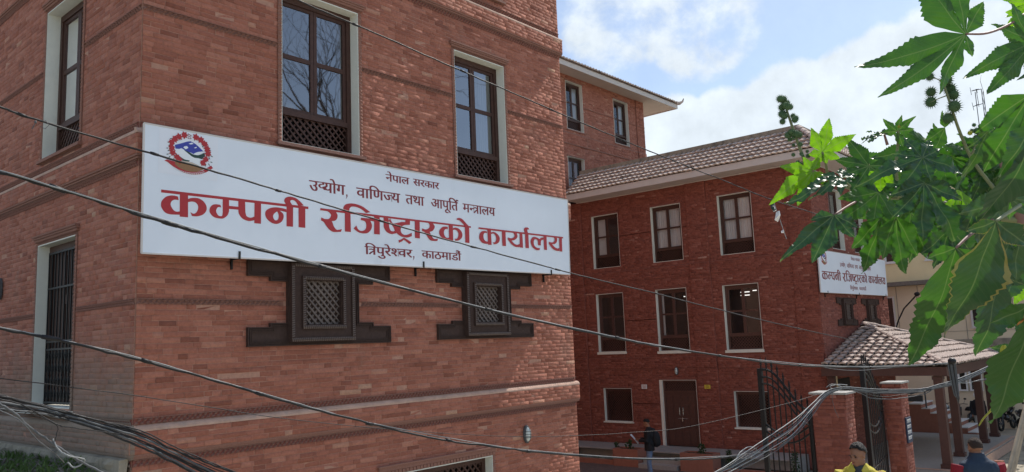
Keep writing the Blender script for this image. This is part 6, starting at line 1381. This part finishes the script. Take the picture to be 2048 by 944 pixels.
# ================================================================ castor plant
cp = thing('castor_plant', 'large castor oil plant with toothed star shaped leaves filling the right side', 'plant', (-.9, -8.6, 1.28))
PXM = lambda d: d/FPX
def leaf(cx, cy, d, lobes, mat, tx=0, ty=0, flip=False, droop=.8, fold=.34, seed=0, petiole=None, name='leaf'):
    """lobes: (image angle, length in photo pixels, half width ratio)"""
    rs = random.Random(seed+int(cx*7+cy)); c = at(cx, cy, d); s = d/FPX
    lobes = sorted(lobes); n = len(lobes); m = MB(); rt = []; rw = []; re_ = []
    e1 = RT*math.cos(R(ty))-fw*math.sin(R(ty)); e2 = UP*math.cos(R(tx))+fw*math.sin(R(tx)); nn = e1.cross(e2).normalized()
    for i, (ang, L_, wr) in enumerate(lobes):
        pa, na = lobes[i-1][0]-(360 if i == 0 else 0), lobes[(i+1) % n][0]+(360 if i == n-1 else 0)
        hl = min((na-ang)/2, 34) if n > 1 else 60; hr = min((ang-pa)/2, 34) if n > 1 else 60
        K = 34; L = L_*s; bend = rs.uniform(-.14, .14); dr_ = droop*rs.uniform(.5, 2.3); ph = rs.uniform(0, 6)
        dx, dy = math.cos(R(ang)), math.sin(R(ang)); base = len(m.v); cols = (-1, -.66, -.33, 0, .33, .66, 1)
        for k in range(K+1):
            t = k/K; tt = t**.85
            sh = wr*(math.sin(math.pi*min(1, (.12+.88*tt)))**.8 if tt < .42 else max(0, (1-((tt-.42)/.58)))**.86*(1-.22*math.sin(math.pi*(tt-.42)/.58)*(wr < .19))); tooth = (1+(.13 if k % 2 else -.03)*(t > .30)*(t < .97))
            web = min(1, max(0, (.37-tt)/.12)); sh = max(sh, web*tt*math.tan(R(min(hl, hr)))*1.0)
            if t > .9: sh = max(sh, .004)
            for q in cols:
                h_ = hl if q > 0 else hr; w_ = min(sh*tooth*L, tt*L*math.tan(R(h_))*1.01+.0005); a = q*w_; al = tt*L; off_ = bend*al*tt
                x = dx*al-dy*(a+off_); y = dy*al+dx*(a+off_)
                rr = al
                z = fold*abs(a)*(1-.3*t)-dr_*rr*rr*(1.2) + (.0045*math.sin(t*30+ph)*abs(q)**1.5+.007*math.sin(t*7+ph*2)*q+.004*math.sin(t*11+ph))*min(1, L*6)*min(1, t*4) + i*.0003 - (abs(a)**2)*1.5
                if flip: z = z
                m.v.append(tuple(c+e1*x+e2*y+nn*(z if not flip else -z*.6))); rt.append(al/.25); rw.append(a/.25); re_.append(abs(q) if t < .93 else .95+.05*abs(q))
        nc = len(cols)
        for k in range(K):
            for j in range(nc-1):
                f = (base+k*nc+j, base+k*nc+j+1, base+(k+1)*nc+j+1, base+(k+1)*nc+j)
                m.f.append(f); m.a.append(.5)
    # face winding so that the upper side is the front: upper side looks at the lens unless flipped
    f0 = m.f[len(cols)*4]; v = [Vector(m.v[i]) for i in f0]; nrm = (v[1]-v[0]).cross(v[3]-v[0])
    if (nrm.dot(EYE-v[0]) > 0) == flip: m.f = [f[::-1] for f in m.f]
    o = m.build(name, mat, cp, True)
    for nm, arr in (('rt', rt), ('rw', rw), ('re', re_)):
        a = o.data.attributes.new(nm, 'FLOAT', 'POINT'); a.data.foreach_set('value', arr)
    if petiole:
        pts = [c]+[at(*q) for q in petiole]; pm = MB(); out_ = []
        P = pts
        for i in range(len(P)-1):
            p0 = P[i-1] if i else P[0]*2-P[1]; p3 = P[i+2] if i+2 < len(P) else P[-1]*2-P[-2]
            for j in range(5): t = j/5; out_.append(.5*((2*P[i])+(-p0+P[i+1])*t+(2*p0-5*P[i]+4*P[i+1]-p3)*t*t+(-p0+3*P[i]-3*P[i+1]+p3)*t**3))
        out_.append(P[-1]); pm.tube(out_, [.0028+.0018*i/len(out_) for i in range(len(out_))], 6); pm.build('petiole', 'stem' if seed % 2 else 'stem2', cp, True)
    return o
LV = [
 (1932, 68, 2.15, [(204, 246, .125), (221, 243, .105), (238, 146, .16), (127, 165, .30), (95, 140, .26), (62, 80, .3), (275, 48, .3)], 'leaf', 10, 0, True, [(1975, 66, 2.2), (2020, 48, 2.3), (2060, 20, 2.4)]),
 (2066, 84, 2.3, [(204.3, 172, .13), (229, 156, .17), (262, 95, .22), (150, 88, .2), (120, 90, .25)], 'leaf', 10, 0, True, [(2090, 90, 2.4)]),
 (2062, 5, 2.5, [(180, 66, .14), (215, 60, .16), (240, 50, .2)], 'leaf_light', 0, 0, True, None),
 (1644.6, 304, 2.3, [(73, 70, .23), (29, 76, .2), (117, 54, .26), (338, 38, .3), (194, 28, .36), (250, 28, .36), (290, 26, .36)], 'leaf_light', 0, 0, True, [(1652, 330, 2.32), (1655, 352, 2.35)]),
 (1625.5, 342, 2.2, [(212.5, 112, .17), (169, 68, .2), (243, 76, .22), (318, 40, .3), (125, 34, .3), (60, 34, .3), (280, 36, .3)], 'leaf_light', 0, 0, True, [(1645, 350, 2.3), (1665, 362, 2.35)]),
 (1681, 356, 2.15, [(215, 143, .11), (226, 110, .12), (192, 70, .24), (60, 50, .22), (30, 46, .2), (250, 60, .2), (150, 40, .25)], 'leaf_dark', 55, 0, False, [(1700, 372, 2.3)]),
 (1668, 430, 2.1, [(219, 146, .13), (243, 110, .24), (190, 46, .3), (300, 58, .3), (330, 50, .3)], 'leaf_dark', 20, 15, False, [(1700, 410, 2.2), (1730, 395, 2.3)]),
 (1844.8, 315.7, 2.05, [(116, 62, .24), (60, 60, .24), (197.6, 156, .12), (234, 116, .15), (341, 86, .27), (275, 55, .3), (165, 60, .22), (25, 50, .25)], 'leaf_dark', 30, 0, False, None),
 (1848, 366, 2.0, [(298.8, 128, .32), (258, 118, .26), (230, 96, .25), (330, 84, .26), (200, 70, .25)], 'leaf_dark', 15, 0, False, None),
 (2020, 396, 1.9, [(202, 110, .22), (323, 50, .3), (232, 60, .25), (350, 60, .3)], 'leaf_pale', 0, 0, True, [(2032, 420, 1.95)]),
 (2062, 188, 1.9, [(240, 170, .30), (265, 250, .27), (214, 116, .25), (290, 160, .25)], 'leaf', 0, 20, False, None),
 (2075, 240, 1.7, [(258, 220, .26), (236, 130, .25)], 'leaf_dark', 0, 0, False, None),
 (1976, 262, 2.0, [(241.5, 134, .10), (225, 60, .14)], 'leaf_pale', 10, 0, False, None),
 (1992, 442, 1.55, [(260.9, 260, .215), (205, 60, .3), (320, 90, .28)], 'leaf_edge', -12, 0, False, [(2010, 430, 1.6), (2040, 410, 1.7)]),
 (1912, 496, 1.75, [(260.0, 256, .21), (200, 60, .3), (320, 80, .28)], 'leaf', -8, 0, False, [(1940, 470, 1.8), (1985, 440, 1.9)]),
 (1996, 545, 1.8, [(270, 176, .24), (330, 60, .28), (215, 50, .25)], 'leaf_dark', -5, 0, False, None),
 (2066, 606, 1.45, [(263.5, 268, .25), (215, 90, .28), (310, 150, .25)], 'leaf', -10, 0, False, None),
 (2056, 566, 2.0, [(200, 62, .4), (230, 50, .35), (160, 40, .35)], 'leaf_light', 0, 0, True, None),
 (1768, 267, 2.3, [(208, 66, .10), (198, 58, .09), (163, 33, .14), (222, 60, .1), (60, 30, .2)], 'leaf_dark', 60, 0, False, [(1775, 290, 2.3)]),
 (1795, 262, 2.3, [(148, 38, .22), (45, 48, .18), (75, 34, .22), (190, 34, .24), (0, 34, .25), (290, 34, .3)], 'leaf', 0, 0, True, [(1798, 290, 2.35)]),
 (1885, 292, 2.4, [(158, 88, .24), (120, 42, .3), (200, 80, .24), (350, 60, .25), (90, 58, .16)], 'leaf', 30, 0, True, None),
 (1890, 255, 2.35, [(105, 34, .2), (70, 26, .2), (250, 60, .3), (220, 50, .3)], 'leaf', 0, 0, True, None),
 (1762, 342, 2.1, [(268, 42, .42), (215, 34, .4), (320, 36, .4)], 'leaf_light', 0, 0, True, None),
 (1757, 384, 2.25, [(222, 112, .24), (252, 96, .24), (195, 84, .24), (285, 84, .24)], 'leaf', 25, 0, True, None),
 (1918, 380, 2.25, [(262, 84, .24), (235, 74, .24), (290, 70, .24), (205, 60, .24)], 'leaf_light', 15, 0, True, None),
 (1762, 435, 2.1, [(254, 118, .24), (228, 84, .28), (285, 84, .28)], 'leaf', 0, 0, False, None),
 (1792, 432, 2.05, [(272, 116, .26), (246, 90, .26), (300, 90, .28)], 'leaf', 0, 0, True, None),
 (1822, 425, 2.15, [(288, 98, .30), (262, 84, .3), (315, 80, .3)], 'leaf', 0, 0, True, None),
 (1900, 455, 2.1, [(282, 92, .3), (255, 88, .3), (230, 76, .28), (310, 80, .3)], 'leaf_dark', 0, 0, False, None),
 (1950, 410, 2.2, [(250, 95, .3), (280, 90, .3), (215, 84, .28), (310, 80, .3)], 'leaf_dark', 0, 0, False, None),
 (2040, 455, 1.75, [(235, 96, .3), (262, 110, .3), (205, 80, .3)], 'leaf_pale', 0, 0, False, None),
 (2048, 500, 1.9, [(225, 110, .3), (255, 120, .3), (195, 90, .3)], 'leaf_dark', 0, 0, False, None),
 (1995, 300, 2.1, [(215, 50, .36), (245, 50, .3), (180, 40, .3)], 'leaf_pale', 20, 0, False, None),
 (2056, 30, 2.4, [(205, 50, .3), (240, 60, .25), (170, 45, .3), (270, 50, .3)], 'leaf_light', 0, 0, True, None),
 (2070, 140, 2.2, [(212, 44, .12), (260, 60, .2)], 'leaf_dark', 0, 0, True, None),
]
for i, (cx, cy, d, lb, mt, tx, ty, fl, pet) in enumerate(LV):
    leaf(cx, cy, d, lb, mt, tx, ty, fl, droop=(.2 if fl else (.25 if cy > 434 else .75)), seed=i, petiole=pet)
rs = random.Random(77)
zone = [(1750, 350), (1780, 330), (1800, 380), (1830, 300), (1850, 420), (1870, 330), (1880, 400), (1905, 310), (1930, 350), (1935, 430), (1960, 380), (1965, 320), (1980, 470), (1990, 350), (2000, 420), (2015, 320), (2020, 480), (2035, 380), (2040, 300), (1850, 350), (1810, 350), (1770, 395), (1890, 470), (1740, 325), (2030, 250), (1950, 290), (1985, 520), (2045, 560), (2035, 700), (1725, 360), (1820, 400), (1860, 440), (1775, 420), (2010, 360), (2045, 420), (2035, 520), (1935, 480), (2045, 640), (1800, 345)]
for i, (x, y) in enumerate(zone):
    a = rs.uniform(225, 300); mt = rs.choice(('leaf', 'leaf', 'leaf', 'leaf_dark', 'leaf_light', 'leaf_pale')); n = rs.choice((5, 6, 7)); sz = rs.uniform(62, 98)
    lb = [(a+(k-(n-1)/2)*rs.uniform(34, 44), sz*(1-.09*abs(k-(n-1)/2))*rs.uniform(.8, 1.15), rs.uniform(.2, .27)) for k in range(n)]
    lb = sorted(((q % 360), w_, e_) for q, w_, e_ in lb)
    leaf(x+rs.uniform(-8, 8), y+rs.uniform(-8, 8), rs.uniform(2.35, 2.8), lb, mt, rs.uniform(-25, 45), rs.uniform(-30, 30), mt == 'leaf_light' or rs.random() < .3, .7, seed=i+100)
def stemp(pts, r0, r1, mat, name='stem', n=8):
    P = [at(*q) for q in pts]; out_ = []
    for i in range(len(P)-1):
        p0 = P[i-1] if i else P[0]*2-P[1]; p3 = P[i+2] if i+2 < len(P) else P[-1]*2-P[-2]
        for j in range(6): t = j/6; out_.append(.5*((2*P[i])+(-p0+P[i+1])*t+(2*p0-5*P[i]+4*P[i+1]-p3)*t*t+(-p0+3*P[i]-3*P[i+1]+p3)*t**3))
    out_.append(P[-1]); k = len(out_); m = MB(); m.tube(out_, [r0+(r1-r0)*i/(k-1) for i in range(k)], n); return m.build(name, mat, cp, True)
g0 = Vector((-.9, -8.6, 1.26)); p_ = at(2080, 1000, 2.2)
m = MB(); m.tube([g0, g0.lerp(p_, .5)+Vector((.05, -.03, 0)), p_], [.045, .036, .028], 8); m.build('trunk', 'stem2', cp, True)
stemp([(2080, 1000, 2.2), (2085, 800, 2.25), (2072, 600, 2.3), (2050, 470, 2.3), (2030, 400, 2.3), (2012, 345, 2.32), (2000, 300, 2.35), (2008, 230, 2.4)], .022, .007, 'stem2')
stemp([(2045, 450, 2.32), (1990, 380, 2.35), (1945, 320, 2.35), (1920, 265, 2.33), (1905, 222, 2.3), (1893, 185, 2.3), (1884, 158, 2.3)], .0062, .0025, 'stem')
stemp([(2040, 440, 2.3), (1960, 430, 2.35), (1860, 400, 2.4), (1770, 392, 2.4), (1700, 375, 2.38), (1660, 358, 2.35), (1630, 345, 2.32), (1612, 325, 2.3), (1598, 292, 2.3), (1585, 255, 2.3), (1574, 222, 2.3), (1569, 205, 2.3)], .010, .0025, 'stem')
stemp([(1800, 400, 2.35), (1792, 340, 2.33), (1796, 285, 2.32), (1797, 262, 2.3)], .006, .003, 'stem')
stemp([(1940, 315, 2.35), (1955, 285, 2.33), (1955, 262, 2.3)], .004, .003, 'stem')
stemp([(2060, 20, 2.45), (2100, -20, 2.5)], .006, .006, 'stem2')
def fruit(x, y, d, rpx, mat='fruit', spines=46, par=None):
    c = at(x, y, d); r = rpx*d/FPX; m = MB(); m.ell(c, r*.74, 12, 9)
    for k in range(spines):
        z = 1-2*(k+.5)/spines; a = k*2.39996; q = Vector((math.sqrt(1-z*z)*math.cos(a), math.sqrt(1-z*z)*math.sin(a), z)); o_ = q.orthogonal().normalized()*r*.07; o2 = q.cross(o_)
        b = c+q*r*.70; m.add([b+o_, b-o_*.5+o2*.87, b-o_*.5-o2*.87, c+q*r*(1.12+.1*random.random())], [(0, 1, 3), (1, 2, 3), (2, 0, 3)])
    m.build('seed_capsule', mat, par or cp, True)
for (x, y, r) in ((1859.7, 153.4, 10), (1862, 184, 12), (1862, 204, 13.5), (1893, 160, 14), (1900, 178, 14), (1907, 190, 13), (1909, 213, 15), (1897, 236, 14)): fruit(x, y, 2.3+random.uniform(-.03, .03), r, spines=70)
stemp([(1862, 204, 2.3), (1880, 196, 2.3), (1897, 190, 2.3)], .0012, .002, 'stem'); stemp([(1860, 153, 2.3), (1878, 160, 2.3), (1888, 172, 2.3)], .0012, .002, 'stem')
rs = random.Random(5); path = [(1568, 203), (1573, 220), (1580, 240), (1586, 262), (1592, 282), (1600, 302), (1606, 318), (1613, 332)]
for i, (x, y) in enumerate(path):
    for k in range(5 if i < 4 else 4):
        fruit(x+rs.uniform(-15, 15)*(1 if i > 0 else .5), y+rs.uniform(-9, 9), 2.3+rs.uniform(-.03, .03), rs.uniform(6.5, 9.5) if i < 4 else rs.uniform(3.5, 6), 'fruit', 60)
for (x, y, r) in ((1954, 262, 9), (1948, 250, 5), (1960, 252, 5), (1944, 262, 6), (1966, 266, 6), (1952, 275, 7)): fruit(x, y, 2.3, r, 'fruit', 30)
for (x, y, r) in ((1940, 266, 6), (1964, 268, 4), (1798, 253, 4), (1640, 345, 4)): fruit(x, y, 2.28, r, 'bud', 26)
# curled yellowing leaf, and a dry one
m = MB(); pth = [(2007, 690, 16), (2005, 730, 15), (2003, 765, 12), (1997, 795, 12), (1988, 815, 10), (1975, 828, 8), (1965, 838, 6), (1958, 852, 3)]; vs = []
for k, (x, y, w_) in enumerate(pth): vs += [at(x-w_*.5, y+w_*.15, 1.62), at(x, y, 1.58), at(x+w_*.5, y-w_*.1, 1.61)]
m.add(vs, [(k*3+j, k*3+j+1, (k+1)*3+j+1, (k+1)*3+j) for k in range(len(pth)-1) for j in (0, 1)]); o = m.build('curled_yellow_leaf', 'bud', cp, True); sm = o.modifiers.new('s', 'SUBSURF'); sm.levels = 2; sm.render_levels = 2
m = MB(); vs = [at(x, y, 2.0+.03*math.sin(i*2)) for i, (x, y) in enumerate(((2052, 612), (2040, 615), (2030, 630), (2036, 640), (2033, 652), (2044, 645), (2052, 648)))]; c = sum(vs, Vector())/7+fw*-.03; m.add([c]+vs, [(0, i+1, (i+1) % 7+1) for i in range(7)]); m.build('dry_curled_leaf', 'dry', cp)
bpy.context.view_layer.update()
